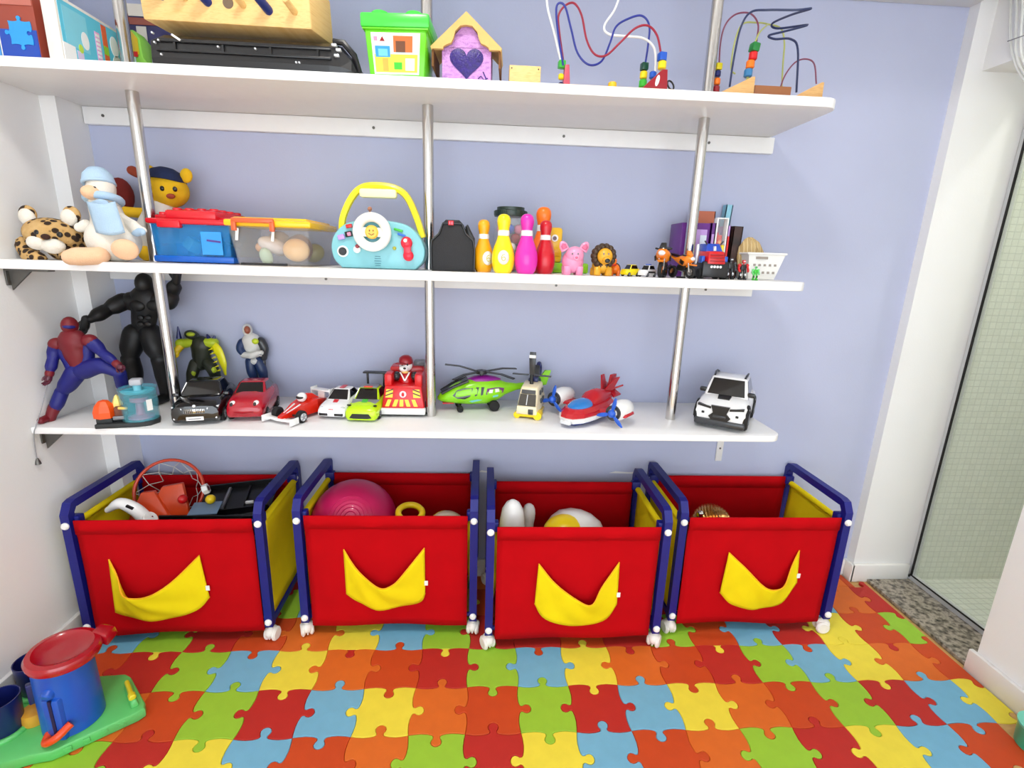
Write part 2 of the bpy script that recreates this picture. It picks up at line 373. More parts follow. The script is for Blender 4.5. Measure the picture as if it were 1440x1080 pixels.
ROWZ = {-10: 'B', -9: 'B', -8: 'G', -7: 'R', -6: 'D', -5: 'O', -4: 'Y', -3: 'B', -2: 'G', -1: 'R', 0: 'R', 1: 'D', 2: 'R', 3: 'G', 4: 'D', 5: 'B', 6: 'R', 7: 'Y', 8: 'D', 9: 'G'}
PLUG = {-8: 'Y', -6: 'D', -4: 'R', -2: 'Y', 0: 'D', 2: 'R', 4: 'Y', 6: 'D', 8: 'R', -10: 'G'}
for k in range(-10, 10):
    V = (k - 1) % 2 != 0
    mat_piece(bmt, k, -1, ROWZ[k], bottom=(0 if V else None))
    if V:
        poly = [Vector((a, -b)) * S for a, b in TAB]; poly = [p - Vector((S / 2, 0)) for p in poly]
        if 'plug' not in PM: PM['plug'] = piece_mesh('mat_plug', poly)
        o = bpy.data.objects.new('mat_plug', PM['plug']); COL.objects.link(o); o.parent = bmt; o.location = ((k + 0.5) * S, YA, 0)
        o.material_slots[0].link = 'OBJECT'; o.material_slots[0].material = MC[PLUG[k]]
R2 = seq('GBORYD', 0); R3 = seq('YDGORB', 2)
for k in range(-10, 10):
    mat_piece(bmt, k, -2, {7: 'B', 8: 'O', 9: 'R'}.get(k) or R2(k))
# the rear row stops at the wall: cut a straight row of half pieces
def back_row(k, col):
    H = (k - 3) % 2 == 0; sh = 1 if H else -1; h = S / 2; x = (k + 0.5) * S; y = YA + 2.5 * S
    sv = -1 if H else 1; yt = -0.014 - y
    poly = jig((-h, -h), (h, -h), sv) + [Vector((h, -h)), Vector((h, yt)), Vector((-h, yt))]
    poly = clipx(clipx(poly, 1.10 - x, True), -1.075 - x, False)
    if len(poly) < 4: return
    o = bpy.data.objects.new('mat_piece', piece_mesh('mat_piece', poly)); COL.objects.link(o); o.parent = bmt; o.location = (x, y, 0)
    o.material_slots[0].link = 'OBJECT'; o.material_slots[0].material = MC[col]
for k in range(-9, 10): back_row(k, {7: 'B', 8: 'O', 9: 'D'}.get(k) or R3(k))

# ---------------------------------------------------------------- shelving
def shelf(name, label, z, th, yb=0.0):
    xa, xb, yf, r = XL + 0.001, 0.645, -0.282, 0.035
    poly = [(xa, yb), (xa, yf), (xb - r, yf)] + [(xb - r + r * math.sin(a), yf + r - r * math.cos(a)) for a in [PI / 2 * i / 6 for i in range(1, 7)]] + [(xb, yb)]
    poly = [(a, b) for a, b in poly]
    # step around the pilaster
    poly = [(-1.078, yb - 0.001), (-1.078, -0.0915), (xa, -0.0915)] + poly[1:-1] + [(xb, yb - 0.001)]
    o = MB().prism(poly, z - th, z, 'z', bev=0.002).build(name, SHELFM); return o
SH = 'open white shelves in front of the lavender wall'
tag(shelf('wall_shelf', '', Z1, 0.019), 'top white shelf holding puzzle boxes, green bucket and bead mazes', 'shelf', SH)
tag(shelf('wall_shelf', '', Z2, 0.020), 'middle white shelf holding plush toys, bowling pins and plastic tubs', 'shelf', SH)
tag(shelf('wall_shelf', '', Z3, 0.016), 'lowest white shelf holding toy cars, helicopters and action figures', 'shelf', SH)
SCR = mat('screw_metal', (110, 108, 104), 0.4, 0.8)
def batten(label, z0, z1, x1, xs):
    t = thing('shelf_batten', label, 'batten', ((x1 - 1.077) / 2, -0.008, z0), 0, 'battens under the shelves')
    w = x1 + 1.077
    MB().box((0, 0, (z1 - z0) / 2), (w, 0.0155, z1 - z0 - 0.0005), bev=0.0015).build('board', SHELFM, t)
    for x in xs: MB().cyl((x - (x1 - 1.077) / 2, -0.0075, (z1 - z0) * .5), (x - (x1 - 1.077) / 2, -0.0092, (z1 - z0) * .5), 0.0035, n=10).build('screw', SCR, t)
batten('white batten screwed to the wall under the top shelf', 1.270, 1.3098, 0.655, [-1.03, -0.38, 0.10, 0.48])
batten('white batten screwed to the wall under the middle shelf', 0.899, 0.9308, 0.655, [-0.52, 0.10, 0.52])
for x, lab in ((-0.866, 'steel pole nearest the left wall, running up through the white shelves'), (-0.2293, 'steel pole in the middle of the shelves, beside the black bag'), (0.4047, 'steel pole at the right, rising behind the orange toy motorcycles')):
    p = thing('shelf_pole', lab, 'pole', (x, -0.1565, Z3), 0, 'steel poles of the shelves')
    for a, b in ((Z3, Z2 - 0.02), (Z2, Z1 - 0.019), (Z1, 1.80)):
        MB().cyl((0, 0, a - Z3 + 0.0003), (0, 0, b - Z3 - 0.0003), 0.0125, n=28).build('tube', CHR, p)
# brackets below the shelves
def bracket(label, x, y0, z, ln, m, wall='back'):
    t = thing('shelf_bracket', label, 'bracket', (x, y0, z), 0 if wall == 'back' else 90, 'small shelf brackets')
    MB().box((0, -0.002, -ln / 2), (0.02, 0.004, ln), bev=0.001).build('wall_plate', m, t)
    MB().box((0, -0.045, -0.0025), (0.02, 0.09, 0.004), bev=0.001).build('shelf_plate', m, t)
    MB().prism([(-0.004, -0.004), (-0.05, -0.004), (-0.004, -0.045)], -0.002, 0.002, 'x').build('rib', m, t)
    MB().cyl((0, -0.004, -ln * .75), (0, -0.0055, -ln * .75), 0.003, n=8).build('screw', SCR, t)
bracket('white bracket under the right end of the lowest shelf', 0.632, -0.0005, Z3 - 0.0163, 0.168, WHITE)
bracket('dark metal bracket on the left wall under the middle shelf', XL + 0.0005, at(10, 380, X=XL).y, Z2 - 0.0203, 0.035, SCR, 'left')
bracket('small metal bracket on the left wall under the lowest shelf', XL + 0.0005, at(62, 617, X=XL).y, Z3 - 0.0163, 0.03, SCR, 'left')
# ================================================================ rolling storage bins
def clothmat(name, rgb): return mat(name, rgb, 0.9, var=0.05, scale=14, bump=0.35, bscale=1400, spec=0.12)
CRED = clothmat('red_cloth', (184, 2, 14)); CYEL = clothmat('yellow_cloth', (236, 212, 20)); FRAME = plastic('navy_frame', (12, 18, 116), 0.45, coat=0)
TRAY = mat('black_tray', (16, 16, 18), 0.6)
PIPE = clothmat('orange_piping', (246, 178, 40))
BW, BD, BH = 0.436, 0.262, 0.388
KNOB = MB().lathe([(0, -0.004), (0.0085, -0.004), (0.009, 0.0), (0.006, 0.004), (0, 0.0048)], 14, T((0, 0, 0), R(90, 0, 0))).mesh('knob', WHT)
WHEELM = MB().cyl((-0.0055, 0, 0.018), (0.0055, 0, 0.018), 0.018, n=20, bev=0.004).mesh('wheel', mat('caster_white', (232, 228, 222), 0.45))
_f = MB(); _f.ell((0, 0.001, 0.026), (0.0145, 0.0185, 0.0155)); _f.cyl((0, 0, 0.03), (0, 0, 0.05), 0.007, n=10); _f.box((0, 0.0, 0.02), (0.004, 0.022, 0.024), bev=0.0015)
FORKM = _f.mesh('caster', mat('caster_white', (232, 228, 222), 0.45))
def inst(me, name, parent, loc, rz=0):
    o = bpy.data.objects.new(name, me); COL.objects.link(o); o.parent = parent; o.location = loc; o.rotation_euler = (0, 0, math.radians(rz)); return o
def make_bin(label, xc, yf, rz, pocket, seed, crot, sagL=0.03, sagR=0.03):
    "origin: floor point under the middle of the front; pocket = outline in local x / z: top-left, bottom..., top-right, sag"
    rnd = random.Random(seed)
    t = thing('storage_bin', label, 'storage bin', (xc, yf, 0), rz, 'rolling storage bins')
    hw = BW / 2
    for sx in (-1, 1):
        x = sx * hw
        path = [(x, 0.0, 0.046), (x, 0.0, 0.368), (x, 0.012, BH - 0.001), (x, 0.020, BH), (x, BD - 0.020, BH), (x, BD - 0.012, BH - 0.001), (x, BD, 0.368), (x, BD, 0.046)]
        m = MB(); m.tube(path, 0.0138, 4, up=(1, 0, 0), smooth=False, ang=PI / 4, flat=1.0)
        m.box((x, BD / 2, 0.055), (0.014, BD - 0.016, 0.016))
        fr = m.build('side_frame', FRAME, t)
        for y in (0.0, BD):
            MB().box((x - sx * 0.006, y + (0.016 if y == 0 else -0.016), 0.345), (0.026, 0.020, 0.026), bev=0.003).build('rod_socket', FRAME, fr)
        for z in (0.342, 0.062):
            inst(KNOB, 'knob', fr, (x, -0.0125, z)); inst(KNOB, 'knob', fr, (x, BD - 0.0125, z))
        for y, a in ((0.0, crot[0] if sx < 0 else crot[1]), (BD, 30)):
            c = inst(FORKM, 'caster', t, (x, y, 0), a)
            for dx in (-0.0105, 0.0105): inst(WHEELM, 'wheel', c, (dx, 0.004, 0.0))
    # rods across the front and back
    for y in (0.014, BD - 0.014):
        for z in (0.336, 0.05): MB().cyl((-hw + 0.01, y, z), (hw - 0.01, y, z), 0.006, n=10).build('cross_rod', FRAME, t)
    # cloth panels
    pw = hw - 0.016
    ph = [rnd.uniform(0, 6) for _ in range(4)]
    def front(u, v):
        x = -pw + 2 * pw * u; z = 0.032 + 0.322 * v
        return (x, 0.004 - 0.010 * (1 if v > 0.9 else 0.6) - 0.003 * math.sin(3 * u * PI + ph[0]) * (1 - v) - 0.004 * math.sin(PI * u) * math.sin(PI * v) + 0.0012 * math.sin(11 * u + 6 * v + ph[2]) * math.sin(PI * v), z + 0.002 * math.sin(5 * u + ph[1]) * (1 - v))
    fp = MB().grid(front, 24, 14).build('front_panel', CRED, t, solid=0.0022)
    MB().grid(lambda u, v: (-pw + 2 * pw * u, -0.0068 + 0.0008 * math.sin(20 * u), 0.318 + 0.036 * v), 20, 2).build('hem', CRED, fp, solid=0.002)
    bp = MB().grid(lambda u, v: (-pw + 2 * pw * u, BD - 0.018 + 0.004 * math.sin(PI * u) * math.sin(PI * v), 0.03 + 0.325 * v), 18, 10).build('back_panel', CRED, t, solid=0.0022)
    MB().grid(lambda u, v: (-pw + 2 * pw * u, BD - 0.0205, 0.318 + 0.036 * v), 18, 2).build('hem', CRED, bp, solid=0.002)
    for sx, sg in ((-1, sagL), (1, sagR)):
        def side(u, v, sx=sx, sg=sg):
            return (sx * (hw + 0.002 - sg * math.sin(PI * min(1, v * 1.1)) * (0.4 + 0.6 * math.sin(PI * u)) * 0.5), 0.016 + (BD - 0.032) * (u + 0.10 * (u - 0.5) * -math.sin(PI * v)), 0.065 + 0.268 * v)
        sp_ = MB().grid(side, 12, 12).build('side_panel', CYEL, t, solid=0.002)
        MB().cyl((sx * (hw - .001), .014, .335), (sx * (hw - .001), BD - .014, .335), .008, n=12).build('top_roll', CYEL, sp_)
    m = MB(); m.box((0, BD / 2, 0.058), (BW - 0.04, BD - 0.04, 0.006)); m.build('bottom_panel', TRAY, t)
    # smile-shaped pocket on the front
    top, bot = pocket
    def curve(pts, u):
        q = u * (len(pts) - 1); i = min(int(q), len(pts) - 2); f = q - i
        a = Vector(pts[max(0, i - 1)]); b = Vector(pts[i]); c = Vector(pts[i + 1]); d = Vector(pts[min(len(pts) - 1, i + 2)])
        return b.lerp(c, f)
    CT = catmull([(a, b, 0) for a, b in top], 8); CB = catmull([(a, b, 0) for a, b in bot], 8)
    def samp(C, u): q = u * (len(C) - 1); i = min(int(q), len(C) - 2); return C[i].lerp(C[i + 1], q - i)
    def pk(u, v):
        p = samp(CB, u).lerp(samp(CT, u), v)
        bulge = 0.004 + 0.022 * math.sin(PI * min(1, max(0, u))) * (0.25 + 0.75 * v) + 0.004 * math.sin(9 * u + ph[2]) * v + 0.0028 * math.sin(17 * u + 7 * v + ph[3]) * math.sin(PI * u)
        return (p.x - xc, -0.0085 - bulge, p.y)
    po = MB().grid(pk, 28, 10).build('pocket', CYEL, t, solid=0.0022)
    m = MB(); m.tube([Vector(pk(i / 28, 1.0)) for i in range(29)], 0.0016, 6); m.tube([Vector(pk(i / 28, 0.0)) + Vector((0, 0.001, 0)) for i in range(29)], 0.0012, 6)
    m.build('pocket_piping', PIPE, po)
    e = Vector(pk(0.99, 0.25)); MB().box((e.x + 0.004, e.y - 0.001, e.z), (0.009, 0.0014, 0.013)).build('care_tag', WHT, po)
    return t
make_bin('red and blue rolling bin nearest the left wall, with the basketball hoop in it', -0.852, -0.283, 1.5, ([(-0.990, .251), (-.965, .205), (-.947, .165), (-.908, .158), (-.85, .19), (-.776, .262)], [(-.995, .105), (-.96, .092), (-.906, .082), (-.85, .09), (-.795, .112), (-.768, .142)]), 1, (20, -12), 0.05, 0.03)
make_bin('second red and blue rolling bin from the left, with the big pink ball in it', -0.33, -0.262, 0, ([(-.437, .265), (-.395, .205), (-.348, .166), (-.318, .17), (-.28, .215), (-.236, .268)], [(-.437, .135), (-.405, .112), (-.36, .091), (-.30, .099), (-.248, .113), (-.236, .135)]), 2, (25, -8), 0.02, 0.06)
make_bin('third red and blue rolling bin from the left, standing slightly forward, white pins inside', 0.1475, -0.314, 0, ([(.049, .259), (.09, .21), (.15, .163), (.185, .16), (.21, .20), (.252, .258)], [(.044, .142), (.069, .103), (.137, .079), (.185, .086), (.228, .096), (.254, .14)]), 3, (30, -35), 0.07, 0.02)
make_bin('red and blue rolling bin nearest the shower, with the gold ribbed ball in it', 0.643, -0.266, 0, ([(.552, .258), (.60, .215), (.655, .165), (.695, .162), (.718, .20), (.746, .26)], [(.546, .135), (.58, .101), (.63, .088), (.668, .089), (.72, .108), (.753, .165)]), 4, (10, 80), 0.02, 0.05)

# ---------------------------------------------------------------- what lies in the bins
BT = 0.0612                                       # upper side of a bin's bottom panel
# bin 1
def hoop():
    c = at(238, 690, Y=-0.13)
    t = thing('basketball_hoop', 'small orange toy basketball hoop with white net sticking out of the left bin', 'toy hoop', (c.x, c.y, BT))
    zc = c.z - BT
    M = T((0, 0, zc), R(68, 0, 12))
    MB().torus((0, 0, zc), 0.082, 0.0042, R(68, 0, 12), n=40).build('rim', plastic('hoop_orange', (206, 66, 34)), t)
    m = MB(); k = 10
    for i in range(k):
        a0 = 2 * PI * i / k; a1 = 2 * PI * (i + .5) / k; a2 = 2 * PI * (i + 1) / k
        def q(a, r, d): return M @ Vector((r * math.cos(a), r * math.sin(a), d))
        m.tube([q(a0, .08, 0), q(a1, .062, -.03), q(a0 + .05, .045, -.06)], 0.0011, 5); m.tube([q(a2, .08, 0), q(a1, .062, -.03), q(a2, .045, -.06)], 0.0011, 5)
    m.build('net', mat('net_cord', (225, 222, 215), 0.8), t)
    a = M @ Vector((0.0, -0.085, 0)); OB = plastic('hoop_bracket_orange', (212, 70, 26))
    m = MB(); m.hexa([(-.085, -.085, zc - .095), (.045, -.065, zc - .075), (.045, -.055, zc - .075), (-.085, -.075, zc - .095)], [(-.050, -.035, zc + .010), (-.02, -.03, zc + .012), (-.02, -.02, zc + .012), (-.050, -.025, zc + .010)], 0.001)
    m.build('bracket', OB, t)
    m = MB(); m.hexa([(-.035, -.05, zc - .055), (.070, -.04, zc - .07), (.070, -.03, zc - .07), (-.035, -.04, zc - .055)], [(-.005, -.02, zc + .020), (.045, -.015, zc + .028), (.045, -.005, zc + .028), (-.005, -.01, zc + .020)], 0.001)
    m.build('bracket', OB, t)
    MB().box((-0.02, -0.015, zc * .45), (0.03, 0.006, zc * .9), bev=0.001).build('stem', OB, t)
    for p in ((-.055, -.076, zc - .087), (-.02, -.071, zc - .078)): MB().ell(p, (0.008, 0.004, 0.006)).build('bolt_cap', WHT, t)
hoop()
def floor_stand(m, x, y, z): m.cyl((x, y, BT), (x, y, z), 0.004, n=6)
p = at(165, 716, Y=-0.215)
t = thing('toy_hair_dryer', 'white curved plastic handle sticking up beside the yellow side panel', 'toy', (p.x, p.y, BT))
h = p.z - BT
MB().limb([(0.075, -0.005, -0.005 + h - .03), (0.045, 0, h - 0.002), (0.01, 0, h + 0.016), (-0.022, 0, h - 0.002)], [0.017, 0.016, 0.014, 0.008]).build('handle', WHT, t)
MB().box((0.040, -0.012, h + 0.012), (0.018, 0.006, 0.006), (0, .5, 0), bev=0.001).build('trigger', BLK, t)
MB().limb([(0.072, 0, h - 0.03), (0.06, 0.01, 0.11), (0.02, 0.02, 0.012)], [0.016, 0.018, 0.012]).build('body', plastic('maroon', (110, 14, 34)), t)
MB().cyl((0.068, -.004, h - .033), (0.083, -.006, h - .02), 0.0185, n=16, bev=0.002).build('nozzle_ring', WHT, t)
p = at(150, 727, Y=-0.19); q = at(250, 700, Y=-0.06)
t = thing('toy_bag', 'maroon cloth bag with an orange patch lying in the left bin', 'bag', (-1.0, -0.135, BT))
m = MB(); m.limb([(-.03, .0, .12), (0, .02, .19), (.04, .04, .20)], [.035, .045, .035], flat=.8); m.limb([(-.03, -.0, .05), (.04, .03, .05)], [.045, .045]); m.build('cloth', mat('maroon_cloth', (96, 12, 30), .9, bump=.3), t)
MB().ell((-.02, -.03, .18), (.022, .010, .018)).build('patch', ORG, t)
for px, py, Y, r, m_, lab in ((257, 702, -0.16, 0.012, RED, 'small red plastic ball between the hoop and the black tracks'), (296, 702, -0.15, 0.0125, YEL, 'small yellow plastic ball lying on the black tracks')):
    c = at(px, py, Y=Y)
    t = tag(MB().ell((0, 0, 0), r).build('play_ball', m_), lab, 'ball', 'little balls in the left bin'); t.location = c
c = at(289, 689, Y=-0.145)
t = thing('toy_nut', 'white hexagonal plastic nut on the black tracks', 'toy', c)
MB().cyl((-.006, 0, 0), (.006, .004, .004), 0.0135, n=6).build('nut', WHT, t); MB().cyl((-.0064, -.0002, -.0002), (.0064, .0042, .0042), 0.007, n=14).build('bore', BLK, t)
# black tracks / trays stacked in the bin
def track(label, cx, cy, z, L, Wd, rot, m_, ribs):
    t = thing('toy_track', label, 'toy track', (cx, cy, z)); t.rotation_euler = R(*rot)
    m = MB(); m.box((0, 0, 0.002), (L, Wd, 0.004)); m.box((0, -Wd / 2, 0.01), (L, 0.004, 0.02)); m.box((0, Wd / 2, 0.01), (L, 0.004, 0.02)); m.build('channel', m_, t)
    for i in range(ribs): MB().box((-L * .4 + .8 * L * i / max(1, ribs - 1), 0, 0.006), (0.006, Wd * .9, 0.01)).build('rib', GREY if i % 2 else m_, t)
    MB().box((L * .2, -Wd * .2, 0.0065), (0.02, 0.006, 0.006)).build('clip', WHT, t)
track('black plastic toy track slanting across the right half of the left bin', -0.770, -0.11, 0.312, 0.20, 0.10, (18, -5, 6), BLK, 4)
track('black plastic toy track lying at the front of the left bin', -0.78, -0.215, 0.288, 0.28, 0.05, (10, 2, 4), BLK, 5)
track('grey plastic toy track beside the right frame of the left bin', -0.735, -0.18, 0.262, 0.10, 0.08, (20, -6, 10), GREY, 4)
t = thing('toy_crate', 'dark plastic toy crate filling the bottom of the left bin', 'toy', (-0.765, -0.15, BT))
m = MB(); m.box((0, 0, 0.095), (0.20, 0.18, 0.18), bev=0.006); m.build('body', DGREY, t)
for i in range(4): MB().box((-.08 + .053 * i, -.0935, .12), (.02, .006, .06), bev=.001).build('slot', BLK, t)
p = at(272, 712, Y=-0.17)
t = tag(MB().box((0, 0, 0), (0.07, 0.05, 0.004), bev=0.001).build('plastic_sheet', plastic('dull_blue_grey', (100, 124, 150))), 'dull blue plastic sheet under the yellow ball', 'plastic sheet'); t.location = (p.x + .03, p.y, p.z - 0.006); t.rotation_euler = R(12, 0, 8)
# bin 2
c = at(498, 727, Y=-0.14)
t = thing('exercise_ball', 'large magenta pink exercise ball in the second bin', 'ball', (c.x, -0.139, BT))
r = 0.115; zc = 0.380 - r - BT
PB = plastic('magenta_ball', (190, 10, 84), 0.45)
_m = MB(); _m.ell((0, 0, zc), r, n=40, m=24); _m.build('ball', PB, t)
for k in range(-4, 5):
    a = k * 0.11; MB().torus((0.025, r * math.sin(a) * 0 , zc), 0.001, 0.0004) if False else None
m = MB()
d = Vector((0.12, -0.72, 0.50)).normalized(); qd = d.to_track_quat('Z', 'Y').to_matrix().to_4x4()
for a in (0.13, 0.22, 0.31, 0.40, 0.50):
    M = Matrix.Translation((0, 0, zc)) @ qd
    m.tube([M @ Vector((r * math.sin(a) * math.cos(2 * PI * i / 40), r * math.sin(a) * math.sin(2 * PI * i / 40), r * math.cos(a) + 0.0003)) for i in range(40)], 0.0016, 6, closed=True)
m.build('moulded_rings', PB, t)
mk_under = MB(); mk_under.lathe([(0.05, 0.0), (0.075, 0.004), (0.085, zc - r + 0.03), (0.08, zc - r + 0.028), (0.07, 0.006), (0.0, 0.004)], 24)
tag(mk_under.build('toy_bowl', DGREY), 'grey bowl under the pink ball in the second bin', 'bowl').location = (c.x, -0.139, BT)
c = at(577, 721, Y=-0.17)
t = thing('toy_ring', 'yellow plastic ring lying beside the pink ball', 'ring', (c.x, c.y, c.z)); 
MB().torus((0, 0, 0), 0.032, 0.0085, R(12, 6, 0), n=30).build('ring', plastic('ring_yellow', (240, 205, 20)), t)
c = at(628, 730, Y=-0.15)
t = thing('play_ball', 'white and yellow ball low behind the front of the second bin', 'ball', (c.x, c.y, c.z - 0.036))
MB().ell((0, 0, 0), (0.056, .056, .055), n=26, m=16).build('ball', plastic('ball_cream', (226, 214, 190)), t)
m = MB(); m.lathe([(0.0566 * math.cos(a), 0.0566 * math.sin(a)) for a in [-.25 + .1 * i for i in range(6)]] , 28, T((0, 0, 0), R(30, 25, 0))); m.build('yellow_band', YEL, t)
t = tag(MB().box((0, 0, 0.055), (0.13, 0.13, 0.11), bev=0.01).build('toy_box', plastic('plain_red_box', (150, 20, 24))), 'red toy box under the ring and ball in the second bin', 'box'); t.location = (-0.20, -0.14, BT)
# bin 3
def pin_mesh(mb, h, M=None, n=28):
    P = [(0, 0), (.155, 0), (.17, .012), (.20, .06), (.228, .16), (.236, .24), (.225, .34), (.19, .45), (.145, .55), (.115, .63), (.106, .70), (.112, .76), (.132, .83), (.138, .885), (.128, .935), (.10, .972), (.06, .992), (0, 1.0)]
    return mb.lathe([(r * h * .86, z * h) for r, z in P], n, M)
t = tag(pin_mesh(MB(), 0.30).build('bowling_pin', WHT), 'slim white bowling pin standing in the third bin', 'bowling pin', 'white pins in the third bin'); p = at(744, 715, Y=-0.125); t.location = (p.x, p.y, BT - 0.001); t.scale = (.52, .52, (at(744, 708, Y=-0.125).z - BT) / .30)
p = at(721, 715, Y=-0.205)
t = tag(MB().lathe([(0, 0), (.03, 0), (.036, .05), (.034, .15), (.03, .19), (.0275, .225), (.0235, .252), (.015, .269), (.006, .276), (0, .277)], 28).build('skittle', WHT), 'thick rounded white skittle beside the slim white pin', 'skittle'); t.location = (p.x, p.y, BT); t.scale = (1.2, 1.2, (at(721, 703, Y=-.205).z - BT) / .277)
p = at(795, 748, Y=-0.185)
t = thing('toy_helmet', 'white shell with a yellow dome leaning in the third bin', 'toy', (p.x, p.y, p.z - 0.022))
MB().ell((0, 0, 0.02), (0.062, 0.052, 0.050), R(-10, 0, 0), n=26, m=16).build('dome', plastic('dome_yellow', (244, 212, 20)), t)
m = MB(); m.lathe([(0.070, 0.0), (0.082, 0.004), (0.085, 0.012), (0.078, 0.03), (0.06, 0.052), (0.03, 0.066), (0, 0.07), (0, 0.064), (0.055, 0.046), (0.07, 0.02)], 32, T((0.035, 0.035, -0.005), R(-28, 18, 0))); m.build('shell', WHT, t)
t = tag(MB().box((0, 0, 0.05), (0.16, 0.12, 0.10), bev=0.01).build('toy_box', plastic('plain_orange_box', (190, 84, 30))), 'orange box under the yellow dome in the third bin', 'box'); t.location = (p.x + .02, -0.19, BT)
# bin 4
p = at(1000, 732, Y=-0.13)
t = thing('ribbed_ball', 'shiny gold ribbed ball low in the bin nearest the shower', 'ball', (p.x, p.y, p.z - 0.004))
GOLD = mat('gold_foil', (196, 150, 92), 0.25, 0.85, var=0.1)
m = MB(); prof = []
for i in range(41):
    a = -PI / 2 + PI * i / 40; rr = 0.052 * (1 + 0.04 * math.cos(i * PI)); prof.append((max(0, rr * math.cos(a)), rr * math.sin(a)))
prof[0] = (0, prof[0][1]); prof[-1] = (0, prof[-1][1])
m.lathe(prof, 30, T((0, 0, 0), R(20, 62, 0))); m.build('ball', GOLD, t)
MB().ell((-.04, -.012, .03), (.012, .01, .012)).build('silver_bow', CHR, t)
t = tag(MB().box((0, 0, 0.08), (0.14, 0.12, 0.16), bev=0.01).build('toy_box', DGREY), 'dark box under the gold ball in the right bin', 'box'); t.location = (p.x, -0.13, BT)
# ================================================================ toys on the lowest shelf
def bil(q, u, v):
    a = Vector(q[0]).lerp(Vector(q[1]), u); b = Vector(q[3]).lerp(Vector(q[2]), u); return a.lerp(b, v)
def panel(mb, q, u0, u1, v0, v1, off=0.0008, th=0.0016):
    "thin raised panel on the quad q (bottom-left, bottom-right, top-right, top-left seen from outside)"
    n = (Vector(q[1]) - Vector(q[0])).cross(Vector(q[3]) - Vector(q[0])).normalized()
    c = [bil(q, u0, v0), bil(q, u1, v0), bil(q, u1, v1), bil(q, u0, v1)]
    return mb.hexa([p + n * (off - th) for p in c], [p + n * off for p in c])
def wheel(parent, x, y, r, w, rim, sx, five=True):
    o = MB().cyl((x - sx * w * .0, y, r), (x + sx * w, y, r), r, n=22, bev=w * .18).build('wheel', RUB, parent)
    m = MB(); m.cyl((x + sx * w * .93, y, r), (x + sx * (w + .0008), y, r), r * .62, n=18)
    m.build('rim', rim, o)
    m = MB()
    for k in range(5):
        a = 2 * PI * k / 5 + .3; m.box((x + sx * (w + .001), y + r * .33 * math.cos(a), r + r * .33 * math.sin(a)), (.0012, r * .5, r * .13), (a, 0, 0))
    m.build('spokes', GREY, o)
    return o
def car(name, label, loc, rz, L, Wd, body, cab, paint, wr, wy, rim=GREY, ww=None, clear=None, skirt=None, rear_window=True, cat='toy car'):
    """front looks to -y. body: stations (y, z_bottom, z_top, half_width) as fractions of L, absolute z, fraction of W/2;
    cab: (y0b, y1b, y0t, y1t, zb, zt, half width bottom, half width top)"""
    t = thing(name, label, cat, loc, rz, None)
    hw = Wd / 2; rings = []
    for (y, zb, zt, w) in body:
        h = zt - zb; w *= hw; yy = y * L
        rings.append([(-w * .90, yy, zb), (-w, yy, zb + .22 * h), (-w, yy, zb + .58 * h), (-w * .95, yy, zb + .82 * h), (-w * .80, yy, zt - .02 * h), (-w * .35, yy, zt + .03 * h), (w * .35, yy, zt + .03 * h), (w * .80, yy, zt - .02 * h), (w * .95, yy, zb + .82 * h), (w, yy, zb + .58 * h), (w, yy, zb + .22 * h), (w * .90, yy, zb)])
    m = MB(); m.loft(rings)
    y0b, y1b, y0t, y1t, zb, zt, wb, wt = cab
    y0b, y1b, y0t, y1t = [v * L for v in (y0b, y1b, y0t, y1t)]; wb *= hw; wt *= hw
    B = [(-wb, y0b, zb), (wb, y0b, zb), (wb, y1b, zb), (-wb, y1b, zb)]; TT = [(-wt, y0t, zt), (wt, y0t, zt), (wt, y1t, zt), (-wt, y1t, zt)]
    m.hexa(B, TT, bev=min(.006, hw * .12), seg=3)
    m.build('body', paint, t)
    m = MB(); panel(m, [B[0], B[1], TT[1], TT[0]], .07, .93, .12, .90); m.build('windshield', GLS, t)
    if rear_window: m = MB(); panel(m, [B[2], B[3], TT[3], TT[2]], .08, .92, .15, .9); m.build('rear_window', GLS, t)
    for q in ([B[1], B[2], TT[2], TT[1]], [B[3], B[0], TT[0], TT[3]]):
        m = MB(); panel(m, q, .10, .90, .22, .88); m.build('side_window', GLS, t)
    ww = ww or wr * .75
    for sx in (-1, 1):
        for y in wy: wheel(t, sx * (hw - ww * .96), y * L, wr, ww, rim, sx)
    return t
PBLK = plastic('gloss_black_paint', (10, 10, 12), 0.12, coat=0.8); PRED = plastic('gloss_cherry_paint', (170, 8, 34), 0.2, coat=0.6); PWHT = plastic('gloss_white_paint', (240, 240, 240), 0.2, coat=0.5)
LENS = mat('headlight_lens', (225, 228, 232), 0.1, 0.3, var=0.05)

